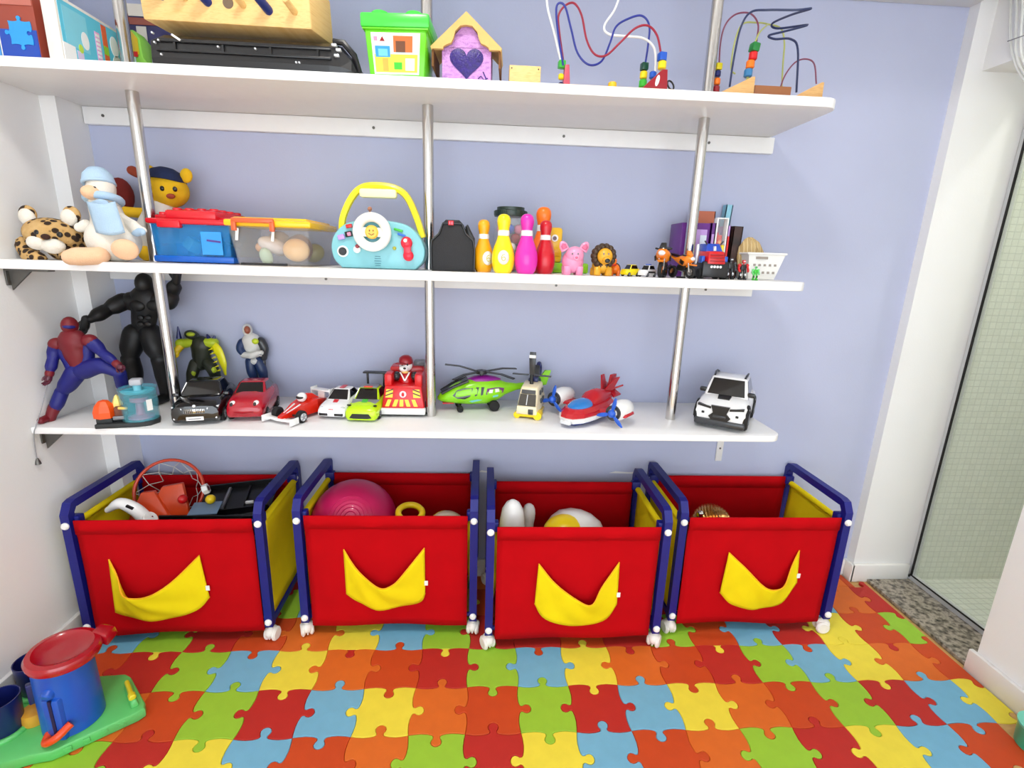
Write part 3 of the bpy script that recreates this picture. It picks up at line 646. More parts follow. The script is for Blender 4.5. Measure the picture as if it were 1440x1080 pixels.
# black saloon
L, Wd = 0.185, 0.108
t = car('toy_car', 'black toy car with silver grille and white number plate, beside the left pole', (-0.786, -0.168, Z3), 13, L, Wd,
        [(-.5, .014, .036, .72), (-.485, .010, .046, .90), (-.42, .008, .053, .98), (-.2, .008, .058, 1), (.2, .008, .060, 1), (.42, .010, .062, .98), (.485, .014, .055, .90), (.5, .02, .045, .75)],
        (-.20, .34, -.03, .22, .056, .088, .86, .64), PBLK, 0.0175, (-.31, .30), rim=CHR)
m = MB(); m.box((0, -L * .5 + .002, .036), (.044, .006, .011), bev=.002); g = m.build('grille', CHR, t)
for s in (-1, 1):
    for k in range(5): MB().box((s * (.0045 + .0038 * k), -L * .5 - .0012, .036), (.0016, .001, .009)).build('grille_bar', BLK, g)
    m = MB(); m.hexa([(s * .026, -.0925, .035), (s * .047, -.086, .036), (s * .047, -.072, .036), (s * .026, -.080, .035)], [(s * .026, -.0915, .043), (s * .050, -.083, .046), (s * .050, -.070, .046), (s * .026, -.080, .043)], .001); m.build('headlight', LENS, t)
    MB().box((s * .040, -.0885, .018), (.012, .006, .006), bev=.002).build('fog_lamp', LENS, t)
    MB().box((s * .054, -.03, .060), (.014, .008, .009), bev=.003).build('mirror', PBLK, t)
MB().box((0, -.0935, .018), (.036, .0025, .009), bev=.0006).build('number_plate', WHT, t)
MB().box((0, -.0950, .018), (.026, .0006, .002)).build('plate_print', GREY, t)
MB().cyl((0, -.0895, .0465), (0, -.091, .048), .0035, n=12).build('badge', LENS, t)

# red car with eyes on the bonnet
L, Wd = 0.165, 0.088
t = car('toy_car', 'cherry red toy car with round eyes painted on its bonnet', (-0.678, -0.148, Z3), 8, L, Wd,
        [(-.5, .016, .034, .70), (-.47, .012, .044, .90), (-.38, .010, .054, .98), (-.15, .010, .062, 1), (.2, .010, .064, 1), (.42, .010, .060, .98), (.49, .016, .050, .85)],
        (-.2, .40, .0, .24, .058, .082, .86, .66), PRED, 0.015, (-.30, .30), rim=RUB)
for s in (-1, 1):
    MB().ell((s * .026, -.072, .044), (.0075, .005, .0085), R(-40, 0, 0)).build('eye', WHT, t)
    MB().ell((s * .026 - .002, -.0765, .044), (.004, .003, .005), R(-40, 0, 0)).build('pupil', BLK, t)
MB().tube([(-.022, -.0845, .026), (0, -.0865, .023), (.022, -.0845, .026)], .0012, 6).build('mouth_line', DRED, t)

# racing car
t = thing('toy_racing_car', 'red and white toy racing car with helmeted driver', 'toy car', (-0.548, -0.168, Z3), -24)
PR = plastic('racing_red', (214, 34, 14), 0.25)
m = MB(); m.loft([[(-w, y, z0), (w, y, z0), (w * .9, y, z1), (-w * .9, y, z1)] for y, w, z0, z1 in [(-.078, .007, .013, .019), (-.05, .012, .011, .026), (-.02, .024, .009, .034), (.02, .03, .009, .042), (.05, .022, .009, .036), (.07, .012, .012, .030)]], smooth=False)
m.hexa([(-.008, .008, .038), (.008, .008, .038), (.008, .05, .036), (-.008, .05, .036)], [(-.005, .012, .056), (.005, .012, .056), (.004, .03, .052), (-.004, .03, .052)], .002); m.build('body', PR, t)
for s in (-1, 1):
    MB().hexa([(s * .002, -.07, .0195), (s * .005, -.07, .0195), (s * .011, -.02, .0345), (s * .007, -.02, .0345)], [(s * .002, -.07, .0205), (s * .005, -.07, .0205), (s * .011, -.02, .0358), (s * .007, -.02, .0358)]).build('white_stripe', WHT, t)
    for y, r, w in ((-.048, .0155, .014), (.052, .018, .018)):
        wheel(t, s * .030, y, r, w, LENS, s)
        MB().cyl((0, y, r), (s * .032, y, r), .003, n=8).build('axle', BLK, t)
m = MB(); m.prism([(-.042, -.088), (-.030, -.078), (-.01, -.082), (.01, -.082), (.030, -.078), (.042, -.088), (.042, -.064), (.01, -.070), (-.01, -.070), (-.042, -.064)], .008, .014, 'z', bev=.0015)
m.box((-.043, -.077, .012), (.003, .028, .016), bev=.001); m.box((.043, -.077, .012), (.003, .028, .016), bev=.001); m.build('front_wing', WHT, t)
m = MB(); m.box((0, .072, .05), (.062, .02, .004), bev=.001); m.box((-.03, .072, .043), (.003, .024, .028), bev=.001); m.box((.03, .072, .043), (.003, .024, .028), bev=.001); m.box((0, .066, .036), (.02, .004, .026)); m.build('rear_wing', WHT, t)
h = MB().ell((0, -.004, .049), (.0115, .013, .012)).build('helmet', WHT, t); MB().ell((0, -.010, .050), (.0105, .0085, .005)).build('visor', BLK, h)

# white sports car with a red stripe
L, Wd = 0.155, 0.074
t = car('toy_car', 'low white toy sports car with a red stripe along the middle', (-0.462, -0.128, Z3), -6, L, Wd,
        [(-.5, .010, .024, .70), (-.47, .008, .030, .92), (-.36, .007, .036, 1), (-.15, .007, .040, 1), (.2, .007, .046, 1), (.45, .010, .046, .97), (.5, .016, .038, .85)],
        (-.22, .36, .0, .18, .038, .062, .82, .56), PWHT, 0.0125, (-.31, .30), rim=CHR)
for y0, z0, y1, z1 in ((-.076, .0265, -.036, .0412), (.0, .0632, .028, .0632)):
    MB().hexa([(-.006, y0, z0), (.006, y0, z0), (.006, y1, z1), (-.006, y1, z1)], [(-.006, y0, z0 + .0012), (.006, y0, z0 + .0012), (.006, y1, z1 + .0012), (-.006, y1, z1 + .0012)]).build('red_stripe', RED, t)
for s in (-1, 1):
    MB().box((s * .019, -.0765, .0145), (.022, .004, .007), bev=.0015).build('air_intake', BLK, t)
    MB().ell((s * .026, -.066, .029), (.006, .007, .003), R(-25, 0, s * 20)).build('headlight', LENS, t)

# green and grey rally car with spoiler
L, Wd = 0.165, 0.079
LIME = plastic('lime_paint', (190, 232, 20), 0.25); SILV = mat('silver_paint', (150, 154, 160), 0.3, 0.4, var=0.03)
t = car('toy_car', 'lime green and silver toy sports car with a tall rear spoiler', (-0.390, -0.137, Z3), -3, L, Wd,
        [(-.5, .006, .026, .78), (-.47, .005, .034, .95), (-.36, .005, .040, 1.02), (-.15, .006, .042, 1), (.2, .007, .046, 1), (.45, .010, .048, .98), (.5, .016, .040, .85)],
        (-.18, .36, .0, .20, .040, .068, .84, .62), LIME, 0.014, (-.30, .30), rim=BLK)
MB().hexa([(-.026, -.072, .0345), (.026, -.072, .0345), (.034, -.03, .0430), (-.034, -.03, .0430)], [(-.026, -.072, .036), (.026, -.072, .036), (.034, -.03, .0448), (-.034, -.03, .0448)]).build('bonnet', SILV, t)
MB().hexa([(-.007, -.070, .0362), (.007, -.070, .0362), (.007, -.032, .0446), (-.007, -.032, .0446)], [(-.007, -.070, .037), (.007, -.070, .037), (.007, -.032, .0456), (-.007, -.032, .0456)]).build('bonnet_stripe', GRN, t)
MB().box((0, .012, .0692), (.044, .034, .002), bev=.0008).build('roof_panel', SILV, t)
MB().box((0, -.004, .0712), (.022, .010, .003), bev=.0008).build('roof_light', plastic('amber_red', (226, 70, 30)), t)
m = MB(); m.prism([(-.027, .012), (-.02, .022), (.02, .022), (.027, .012), (.018, .010), (-.018, .010)], -.0845, -.079, 'y'); m.build('air_intake', BLK, t)
for s in (-1, 1): MB().ell((s * .031, -.062, .037), (.005, .011, .003), R(-20, 0, s * 20)).build('headlight', BLK, t)
m = MB(); m.box((0, .070, .092), (.066, .02, .004), bev=.001); m.box((-.022, .068, .070), (.003, .012, .044)); m.box((.022, .068, .070), (.003, .012, .044)); m.build('spoiler', BLK, t)

# fire truck with a driver in a red cap
t = thing('toy_fire_truck', 'red toy fire truck with yellow chevrons and a driver in a red cap', 'toy truck', (-0.2985, -0.1045, Z3), 0)
m = MB()
m.hexa([(-.055, -.068, .018), (.055, -.068, .018), (.055, .06, .018), (-.055, .06, .018)], [(-.046, -.058, .080), (.046, -.058, .080), (.046, .06, .080), (-.046, .06, .080)], .004)
m.box((-.038, -.030, .092), (.02, .05, .036), bev=.006); m.box((.038, -.030, .092), (.02, .05, .036), bev=.006); m.box((0, .035, .095), (.09, .05, .04), bev=.006); m.build('body', RED, t)
MB().box((0, -.066, .016), (.114, .018, .016), bev=.003).build('bumper', WHT, t)
MB().box((0, -.004, .008), (.10, .11, .012), bev=.002).build('chassis', DGREY, t)
F = [(-.055, -.068, .018), (.055, -.068, .018), (.046, -.058, .080), (-.046, -.058, .080)]
for u0, u1, v0, v1 in ((.06, .24, .52, .86), (.76, .94, .52, .86)):
    m = MB(); panel(m, F, u0, u1, v0, v1); d = m.build('warning_panel', YEL, t)
    q = [bil(F, u0, v0), bil(F, u1, v0), bil(F, u1, v1), bil(F, u0, v1)]
    for k in (0.15, 0.6):
        a = [bil(q, .0, k), bil(q, 1, k + .32 if u0 < .5 else k - .0), bil(q, 1, k + .48 if u0 < .5 else k + .16), bil(q, 0, k + .16)] if u0 < .5 else [bil(q, 0, k + .32), bil(q, 1, k), bil(q, 1, k + .16), bil(q, 0, k + .48)]
        nrm = Vector((0, -1, .16)).normalized(); MB().hexa([p + nrm * .0006 for p in a], [p + nrm * .0016 for p in a]).build('dark_stripe', mat('stripe_brown', (96, 40, 24), .4), d)
for k in range(5):
    u0 = .08 + .17 * k; s = 1 if k < 2 else -1
    q = [bil(F, u0, .16), bil(F, u0 + .09, .16), bil(F, u0 + .09 + .05 * s * (k != 2), .44), bil(F, u0 + .05 * s * (k != 2), .44)]
    nrm = Vector((0, -1, .16)).normalized(); MB().hexa([p - nrm * .0008 for p in q], [p + nrm * .001 for p in q]).build('chevron', YEL, t)
em = bil(F, .5, .66); nrm = Vector((0, -1, .16)).normalized()
e = MB().cyl(em - nrm * .0005, em + nrm * .0018, .0085, n=20).build('emblem', mat('emblem_silver', (206, 196, 200), .3, .3), t)
MB().prism([(em.x - .003, em.z - .005), (em.x + .003, em.z - .005), (em.x + .0035, em.z + .002), (em.x, em.z + .006), (em.x - .0035, em.z + .002)], em.y - .0032, em.y - .001, 'y').build('emblem_flame', RED, e)
for s in (-1, 1):
    for y in (-.036, .036): wheel(t, s * .043, y, .017, .013, LENS, s)
    MB().ell((s * .024, -.008, .094), (.012, .014, .012)).build('seat_side', DGREY, t)
dr = MB(); dr.ell((0, -.006, .122), (.017, .017, .017)); dr.ell((-.003, -.021, .117), (.012, .010, .009)); dr = dr.build('driver_head', WHT, t)
for s in (-1, 1): MB().ell((s * .0065, -.0225, .1275), (.0022, .0016, .003)).build('eye', BLK, dr)
MB().ell((.0, -.029, .119), (.004, .003, .003)).build('nose', BLK, dr); MB().ell((0, -.022, .108), (.009, .007, .004)).build('chin', plastic('skin_yellow', (236, 190, 110)), dr)
cp = MB(); cp.lathe([(.0185, 0), (.0185, .006), (.016, .014), (.009, .019), (0, .020)], 20, T((0, -.004, .129), R(8, 0, 0))); cp.box((-.010, -.020, .130), (.026, .016, .003), R(0, 0, -20), bev=.001); cp.build('cap', DRED, dr)
m = MB(); m.lathe([(.022, .070), (.020, .090), (.012, .106), (0, .108)], 18, T((0, -.004, 0))); m.build('driver_torso', RED, t)
MB().hexa([(-.014, -.024, .108), (-.010, -.026, .108), (.002, -.030, .086), (-.002, -.030, .086)], [(-.014, -.022, .108), (-.010, -.024, .108), (.002, -.026, .086), (-.002, -.026, .086)]).build('collar', WHT, t)
MB().hexa([(.010, -.026, .108), (.014, -.024, .108), (.002, -.030, .086), (-.002, -.030, .086)], [(.010, -.024, .108), (.014, -.022, .108), (.002, -.026, .086), (-.002, -.026, .086)]).build('collar', WHT, t)
m = MB(); m.tube([(.03, .03, .118), (.05, .02, .122), (.053, .0, .118)], .006, 8); m.box((.035, .04, .118), (.04, .03, .02), bev=.004); m.build('hose_cannon', GREY, t)

# green helicopter
t = thing('toy_helicopter', 'lime green toy helicopter with purple roof and four black blades', 'toy helicopter', (-0.118, -0.092, Z3), 9)
HG = plastic('heli_green', (140, 214, 24), 0.25)
def ring(x, zc, h, w, n=16): return [(x, w * math.cos(2 * PI * i / n), zc + h * math.sin(2 * PI * i / n) * (1.0 if math.sin(2 * PI * i / n) > 0 else .9)) for i in range(n)]
m = MB(); m.loft([ring(x, z, h, w) for x, z, h, w in [(-.100, .034, .004, .005), (-.092, .036, .012, .014), (-.075, .040, .020, .022), (-.05, .045, .030, .028), (-.015, .049, .038, .031), (.03, .051, .040, .031), (.06, .052, .032, .026), (.085, .056, .018, .016), (.115, .060, .010, .009), (.165, .066, .008, .006), (.195, .069, .007, .005)]])
m.prism([(.165, .064), (.200, .064), (.212, .105), (.196, .105)], -.003, .003, 'y'); m.build('fuselage', HG, t)
def on(x, z, s=-1):   # outer side point of the fuselage for decals
    P = [(-.100, .034, .004, .005), (-.092, .036, .012, .014), (-.075, .040, .020, .022), (-.05, .045, .030, .028), (-.015, .049, .038, .031), (.03, .051, .040, .031), (.06, .052, .032, .026), (.085, .056, .018, .016), (.115, .06, .01, .009)]
    for a, b in zip(P, P[1:]):
        if a[0] <= x <= b[0]:
            f = (x - a[0]) / (b[0] - a[0]); zc, h, w = [a[i] * (1 - f) + b[i] * f for i in (1, 2, 3)]
            return Vector((x, s * w * math.sqrt(max(0.02, 1 - min(.98, ((z - zc) / h) ** 2))), z))
def decal(name, poly, m_, parent, off=.0008):
    vs = [on(a, b) + Vector((0, -off, 0)) for a, b in poly]; bs = [v + Vector((0, .002, 0)) for v in vs]; k = len(vs)
    MB().add(vs + bs, [list(range(k)), [k + i for i in range(k)][::-1]] + [[i, (i + 1) % k, k + (i + 1) % k, k + i] for i in range(k)]).build(name, m_, parent)
decal('cockpit_window', [(-.062, .046), (-.05, .038), (-.03, .036), (-.016, .044), (-.008, .066), (-.03, .066), (-.05, .060)], GLS, t)
decal('window', [(-.004, .044), (.002, .046), (.008, .068), (.000, .068)], BLK, t); decal('window', [(.012, .046), (.018, .048), (.022, .068), (.014, .068)], BLK, t)
decal('graphic', [(.026, .048), (.075, .050), (.078, .062), (.06, .066), (.03, .064)], plastic('graphic_purple', (120, 50, 120)), t)
decal('graphic', [(-.018, .030), (.06, .046), (.06, .041), (-.01, .026)], plastic('graphic_teal', (120, 200, 200)), t, .0012)
decal('graphic', [(.034, .052), (.044, .052), (.046, .061), (.036, .061)], WHT, t, .0014); decal('graphic', [(.052, .053), (.064, .054), (.062, .062), (.052, .062)], WHT, t, .0014)
m = MB(); m.loft([ring(x, .083, h, w) for x, h, w in [(-.02, .003, .006), (0, .010, .018), (.03, .013, .020), (.055, .008, .012), (.07, .002, .005)]]); m.build('roof', plastic('heli_purple', (140, 20, 140)), t)
m = MB(); m.tube([(-.09, -.016, .05), (-.06, -.02, .068), (-.02, -.02, .084)], .004, 6); m.tube([(-.09, .016, .05), (-.06, .02, .068), (-.02, .02, .084)], .004, 6); m.hexa([(-.088, -.016, .050), (-.088, .016, .050), (-.02, .020, .083), (-.02, -.020, .083)], [(-.09, -.016, .053), (-.09, .016, .053), (-.02, .020, .087), (-.02, -.020, .087)]); m.build('windscreen', BLK, t)
rt = MB(); rt.cyl((.018, 0, .094), (.018, 0, .106), .005, n=12); rt.lathe([(0, .1), (.016, .1), (.014, .108), (0, .111)], 16, T((.018, 0, 0))); rt = rt.build('rotor_hub', BLK, t)
for a, tip in ((168, .122), (5, .110), (-38, .098), (215, .098)):
    ca, sa = math.cos(math.radians(a)), math.sin(math.radians(a)); r_ = .098
    w = Vector((-sa, ca, 0)) * .006
    p0 = Vector((.018 + ca * .012, sa * .012, .104)); p1 = Vector((.018 + ca * r_, sa * r_, tip - .002))
    pm = p0.lerp(p1, .55) + Vector((0, 0, .004))
    m = MB(); m.loft([[q - w, q + w, q + w + Vector((0, 0, .0022)), q - w + Vector((0, 0, .0022))] for q in (p0, pm, p1)], smooth=False); m.build('rotor_blade', BLK, rt)
for x, r_ in ((-.042, .0085), (.050, .0145)):
    for s in (-1, 1):
        w_ = MB().cyl((x, s * .018, r_), (x, s * .032, r_), r_, n=20, bev=.002).build('wheel', RUB, t)
    MB().cyl((x, -.02, r_), (x, .02, r_), .003, n=8).build('axle', BLK, t)
MB().box((-.072, 0, .021), (.03, .022, .004), bev=.001).build('chin_light', RED, t)

# cream and yellow rescue helicopter
CRM = plastic('cream_plastic', (240, 226, 190), 0.35)
t = thing('toy_helicopter', 'cream and yellow toy helicopter with one grey blade standing upright', 'toy helicopter', (0.030, -0.135, Z3), -16)
m = MB(); m.hexa([(-.028, -.045, .012), (.028, -.045, .012), (.030, .055, .016), (-.030, .055, .016)], [(-.026, -.048, .036), (.026, -.048, .036), (.030, .055, .05), (-.030, .055, .05)], .004)
m.hexa([(-.026, -.044, .034), (.026, -.044, .034), (.030, .055, .04), (-.030, .055, .04)], [(-.022, -.018, .080), (.022, -.018, .080), (.024, .045, .084), (-.024, .045, .084)], .005); m.build('cabin', CRM, t)
Q = [(-.026, -.046, .036), (.026, -.046, .036), (.022, -.019, .079), (-.022, -.019, .079)]
m = MB(); panel(m, Q, .06, .94, .02, .62, .002, .005); m.build('windscreen', plastic('smoke_window', (70, 66, 60), .1), t)
m = MB(); panel(m, Q, .46, .50, .05, .6, .003, .005); m.build('wiper_bar', LENS, t)
m = MB(); panel(m, Q, .10, .90, .66, .86, .002, .005); m.build('brow', DGREY, t)
for y0 in (-.006, .02):
    for z0 in (.034, .056): MB().box((.0295 - (z0 - .034) * .13, y0 + .008, z0 + .007), (.004, .013, .012), bev=.001).build('side_window', DGREY, t)
MB().box((.011, -.0485, .022), (.013, .003, .014), bev=.001).build('badge', DGREY, t)
m = MB(); m.box((0, .0, .010), (.066, .085, .010), bev=.003); m.cyl((-.026, -.042, .009), (-.026, -.028, .009), .009, n=12); m.cyl((.028, -.044, .011), (.028, -.02, .011), .011, n=12); m.build('skid', YEL, t)
m = MB(); m.hexa([(-.02, .05, .052), (.02, .05, .052), (.005, .11, .082), (-.005, .11, .082)], [(-.02, .05, .076), (.02, .05, .076), (.005, .11, .096), (-.005, .11, .096)], .003); m.torus((.0, .115, .098), .018, .006, R(0, 90, 0)); m.build('tail', NAVY, t)
for k in range(3): MB().box((0, .115 + .009 * math.cos(k * 2.09), .098 + .009 * math.sin(k * 2.09)), (.002, .016, .005), (k * 2.09, 0, 0)).build('tail_blade', LENS, t)
MB().box((0, .045, .086), (.026, .03, .012), bev=.003).build('engine_cover', NAVY, t)
hb = MB().cyl((0, .01, .082), (0, .01, .108), .005, n=12).build('rotor_hub', BLK, t)
m = MB(); m.prism([(-.006, .108), (.006, .108), (.010, .150), (.009, .168), (-.007, .168), (-.008, .150)], .006, .010, 'y', bev=.0008); m.build('rotor_blade', DGREY, hb)
MB().prism([(-.0082, .152), (.0098, .152), (.0094, .160), (-.0078, .160)], .0055, .0105, 'y').build('blade_band', WHT, hb)
m = MB(); m.prism([(-.008, .112), (.006, .112), (.010, .068), (-.010, .068)], -.006, -.002, 'y', bev=.0008); m.M = Matrix.Identity(4); b2 = m.build('rotor_blade', DGREY, hb); b2.rotation_euler = R(-28, 0, 0); b2.location = (0, .046, .0145)
MB().box((-.03, .01, .106), (.044, .010, .003), bev=.001).build('rotor_blade', DGREY, hb); MB().box((.03, .01, .106), (.044, .010, .003), bev=.001).build('rotor_blade', DGREY, hb)

# red, white and blue aeroplane with two propellers
t = thing('toy_aeroplane', 'red and white toy aeroplane with blue canopy and blue propellers', 'toy aeroplane', (0.186, -0.158, Z3), -42)
PRd = plastic('plane_red', (186, 14, 30), 0.25)
def prow(s): return [(-.0, -.115), (.018, -.110), (.034, -.085), (.042, -.04), (.042, .03), (.030, .08), (-.030, .08), (-.042, .03), (-.042, -.04), (-.034, -.085), (-.018, -.110)]
def slab(mb, sc0, z0, sc1, z1): mb.loft([[(x * sc0, y * (1 + (sc0 - 1) * .5), z0) for x, y in prow(0)], [(x * sc1, y * (1 + (sc1 - 1) * .5), z1) for x, y in prow(0)]], smooth=False)
m = MB(); slab(m, .55, .001, .92, .012); m.build('keel', plastic('plane_navy', (20, 40, 130)), t)
m = MB(); slab(m, .92, .012, 1.08, .026); m.build('hull', WHT, t)
m = MB(); m.loft([[(x * s, y * (1 + (s - 1) * .6), z) for x, y in prow(0)] for s, z in ((1.0, .026), (.97, .036), (.80, .046))], smooth=False)
m.loft([[(w * math.cos(a), y, z + h * max(0, math.sin(a))) for a in [PI * i / 10 for i in range(11)]] for y, w, z, h in ((-.02, .024, .044, .010), (.0, .028, .044, .030), (.03, .027, .042, .034), (.06, .02, .040, .028), (.11, .010, .040, .018))]); m.build('fuselage', PRd, t)
MB().ell((0, -.052, .040), (.029, .046, .022), R(8, 0, 0), n=22, m=14).build('canopy', plastic('canopy_blue', (24, 120, 200), .06, coat=.8), t)
MB().box((0, -.114, .016), (.03, .012, .012), bev=.004).build('nose_cap', LENS, t)
m = MB(); m.hexa([(-.115, -.025, .030), (.115, -.025, .030), (.115, .025, .030), (-.115, .025, .030)], [(-.115, -.022, .038), (.115, -.022, .038), (.115, .022, .038), (-.115, .022, .038)], .002); m.build('wing', PRd, t)
m = MB(); m.hexa([(-.004, .085, .044), (.004, .085, .044), (.004, .125, .044), (-.004, .125, .044)], [(-.004, .105, .100), (.004, .105, .100), (.004, .13, .100), (-.004, .13, .100)], .001); m.build('tail_fin', PRd, t)
for s, rx in ((-1, -35), (1, 35)):
    m = MB(); m.prism([(0, .085), (s * .058, .115), (s * .058, .128), (0, .125)], .048, .053, 'z', bev=.001); o = m.build('tailplane', PRd, t); o.rotation_euler = R(0, -s * 28, 0)
    m = MB(); m.hexa([(s * .0, .06, .06), (s * .004, .06, .06), (s * .012, .10, .06), (s * .006, .10, .06)], [(s * .02, .09, .098), (s * .024, .09, .098), (s * .026, .108, .098), (s * .022, .108, .098)]); m.build('fin', PRd, t)
    x = s * .088
    en = MB().lathe([(0, -.042), (.012, -.042), (.019, -.036), (.024, -.018), (.025, .01), (.020, .034), (.008, .046), (0, .047)], 22, T((x, .0, .042), R(-90, 0, 0))).build('engine', WHT, t)
    MB().lathe([(.0185, 0), (.0195, 0), (.0195, .006), (.0185, .006)], 20, T((x, -.036, .042), R(90, 0, 0))).build('cowl_ring', DGREY, en)
    pr = MB(); pr.ell((x, -.047, .042), (.010, .010, .010))
    for k in range(3):
        a = k * 2 * PI / 3 + 1.35; d = Vector((math.cos(a), 0, math.sin(a))); n_ = Vector((-d.z, 0, d.x)); c0 = Vector((x, -.048, .042))
        pr.hexa([c0 + d * .006 - n_ * .003 + Vector((0, -.001, 0)), c0 + d * .006 + n_ * .003 + Vector((0, -.001, 0)), c0 + d * .006 + n_ * .003 + Vector((0, .002, 0)), c0 + d * .006 - n_ * .003 + Vector((0, .002, 0))],
                [c0 + d * .042 - n_ * .001 + Vector((0, -.001, 0)), c0 + d * .042 + n_ * .002 + Vector((0, -.001, 0)), c0 + d * .042 + n_ * .002 + Vector((0, .001, 0)), c0 + d * .042 - n_ * .001 + Vector((0, .001, 0))])
        mid = c0 + d * .024; pr.ell(mid, (.018, .0018, .0055), (0, -a, 0), n=12, m=6)
    pr.build('propeller', plastic('propeller_blue', (30, 90, 200)), en)

# white off-road car
L, Wd = 0.20, 0.125
t = car('toy_car', 'white toy off-road car with black windscreen at the right end of the shelf', (0.552, -0.158, Z3), -34, L, Wd,
        [(-.5, .024, .052, .80), (-.49, .020, .060, .93), (-.42, .018, .068, 1), (-.22, .018, .074, 1.0), (.1, .018, .076, .98), (.42, .018, .078, 1), (.49, .022, .074, .93), (.5, .028, .06, .82)],
        (-.20, .40, -.02, .30, .070, .118, .86, .68), PWHT, 0.027, (-.31, .31), rim=DGREY, ww=.021)
for s in (-1, 1):
    for y in (-.31, .31):
        m = MB(); m.tube([(s * .058, y * L + .034 * math.cos(a), .026 + .034 * math.sin(a)) for a in [PI * i / 10 for i in range(11)]], .0055, 8); m.build('wheel_arch', RUB, t)
    MB().box((s * .058, -.022, .082), (.018, .012, .012), bev=.004).build('mirror', BLK, t)
    MB().prism([(s * .022, .053), (s * .054, .058), (s * .054, .063), (s * .022, .058)], -.1035, -.092, 'y').build('headlight', BLK, t)
    MB().box((s * .040, -.0985, .041), (.007, .006, .006), bev=.001).build('fog_lamp', BLK, t)
    MB().tube([(s * .037, .0, .1185), (s * .039, .02, .1235), (s * .039, .045, .1235), (s * .037, .06, .1185)], .0028, 6).build('roof_rail', BLK, t)
m = MB(); m.prism([(-.022, .062), (.022, .062), (.016, .044), (.026, .034), (.018, .024), (-.018, .024), (-.026, .034), (-.016, .044)], -.1045, -.095, 'y'); m.build('grille', BLK, t)
MB().box((0, -.098, .018), (.118, .016, .016), bev=.004).build('bumper', DGREY, t); MB().box((0, -.1055, .036), (.030, .004, .006), bev=.001).build('grille_bar', DGREY, t)
MB().hexa([(-.014, -.068, .0715), (.014, -.068, .0715), (.016, -.044, .0758), (-.016, -.044, .0758)], [(-.014, -.068, .0745), (.014, -.068, .0745), (.016, -.044, .0785), (-.016, -.044, .0785)]).build('bonnet_vent', BLK, t)

# ---------------------------------------------------------------- action figures
def hand(mb, c, d, side, r=0.006):
    "palm with five bent fingers; d points along the hand"
    c = Vector(c); d = Vector(d).normalized(); s_ = Vector(side).normalized(); s_ = (s_ - d * s_.dot(d)).normalized(); n_ = d.cross(s_)
    mb.limb([c - d * r, c + d * r * 1.2], [r, r * 1.05], n=10)
    for k, ln in ((-1.0, .8), (-.35, 1.0), (.35, 1.05), (1.0, .85)):
        b = c + d * r * 1.4 + s_ * k * r * .85
        mb.limb([b, b + d * r * 1.1 * ln + n_ * r * .2, b + d * r * 1.7 * ln + n_ * r * .9], [r * .34, r * .32, r * .26], n=6)
    b = c + s_ * -1.0 * r; mb.limb([b, b + d * r * .9 - s_ * r * .8, b + d * r * 1.6 - s_ * r * .7 + n_ * r * .3], [r * .4, r * .36, r * .3], n=6)
def P3(px, py, Y): return at(px, py, Y=Y)
def rel(pts, o): return [Vector(p) - Vector(o) for p in pts]
# red and blue figure, legs astride, leaning on the left wall
FRED = plastic('figure_red', (112, 10, 26), .5, coat=0); FBLU = plastic('figure_blue', (16, 20, 112), .5, coat=0)
o0 = Vector((-1.055, -0.215, Z3))
t = thing('action_figure', 'red and blue action figure with legs astride, leaning by the left wall', 'action figure', o0)
Yb = -0.215
def q(px, py, Y=None): return P3(px, py, Yb if Y is None else Y) - o0
hd = MB(); hd.ell(q(98, 458), (.0155, .0175, .021), R(5, 8, 0)); hd.limb([q(99, 464), q(102, 477)], [.009, .010]); hd = hd.build('helmet', FRED, t); MB().ell(q(97, 459, Yb - .007), (.0125, .0125, .0055), R(0, 8, 0)).build('visor', FBLU, hd)
m = MB(); m.limb([q(98, 484), q(108, 484)], [.024, .024], flat=.8); m.limb([q(103, 480), q(107, 497), q(112, 515)], [.030, .026, .020], flat=.75, up=(1, 0, 0)); m.build('chest', FRED, t)
m = MB()
for a, b, c in ((88, 492, 106), (123, 486, 116)): m.limb([q(a, b, Yb + .004), q((a + c) / 2 + (3 if a > 100 else -1), 504, Yb + .004), q(c, 520, Yb + .002)], [.013, .014, .016])
m.limb([q(108, 520), q(118, 519)], [.018, .018]); m.build('torso_sides', FBLU, t)
for s, J in (('l', [(80, 484), (74, 507), (70, 524)]), ('r', [(126, 479), (145, 497), (163, 511)])):
    m = MB(); m.limb([q(*J[0]), q((J[0][0] + J[1][0]) / 2, (J[0][1] + J[1][1]) / 2 - 1), q(*J[1], Yb - .01)], [.015, .0145, .0105]); up_ = m.build('upper_arm', FBLU, t)
    MB().ell(q(*J[0]), (.0165, .016, .015)).build('shoulder', FRED, t)
    m = MB(); m.limb([q(*J[1], Yb - .01), q((J[1][0] + J[2][0]) / 2, (J[1][1] + J[2][1]) / 2, Yb - .015), q(*J[2], Yb - .02)], [.011, .0115, .0075]); m.build('forearm', FBLU, t); MB().limb([q(*J[2], Yb - .02), q(*J[2], Yb - .02) + (q(*J[2], Yb - .02) - q(*J[1], Yb - .01)) * .12], [.0088, .0088]).build('cuff', FRED, t)
    a = q(*J[1], Yb - .01); b = q(*J[2], Yb - .02); m = MB(); hand(m, b + (b - a).normalized() * .008, b - a, (1, 0, .4), .0068); m.build('hand', plastic('figure_dark_red', (80, 16, 40), .4), t)
m = MB(); m.limb([q(107, 524), q(96, 540), q(87, 551)], [.021, .019, .013]); m.build('thigh', FBLU, t)
m = MB(); m.limb([q(87, 551), q(81, 566, Yb - .01), q(77, 574, Yb - .012)], [.014, .014, .012]); m.build('shin', FBLU, t)
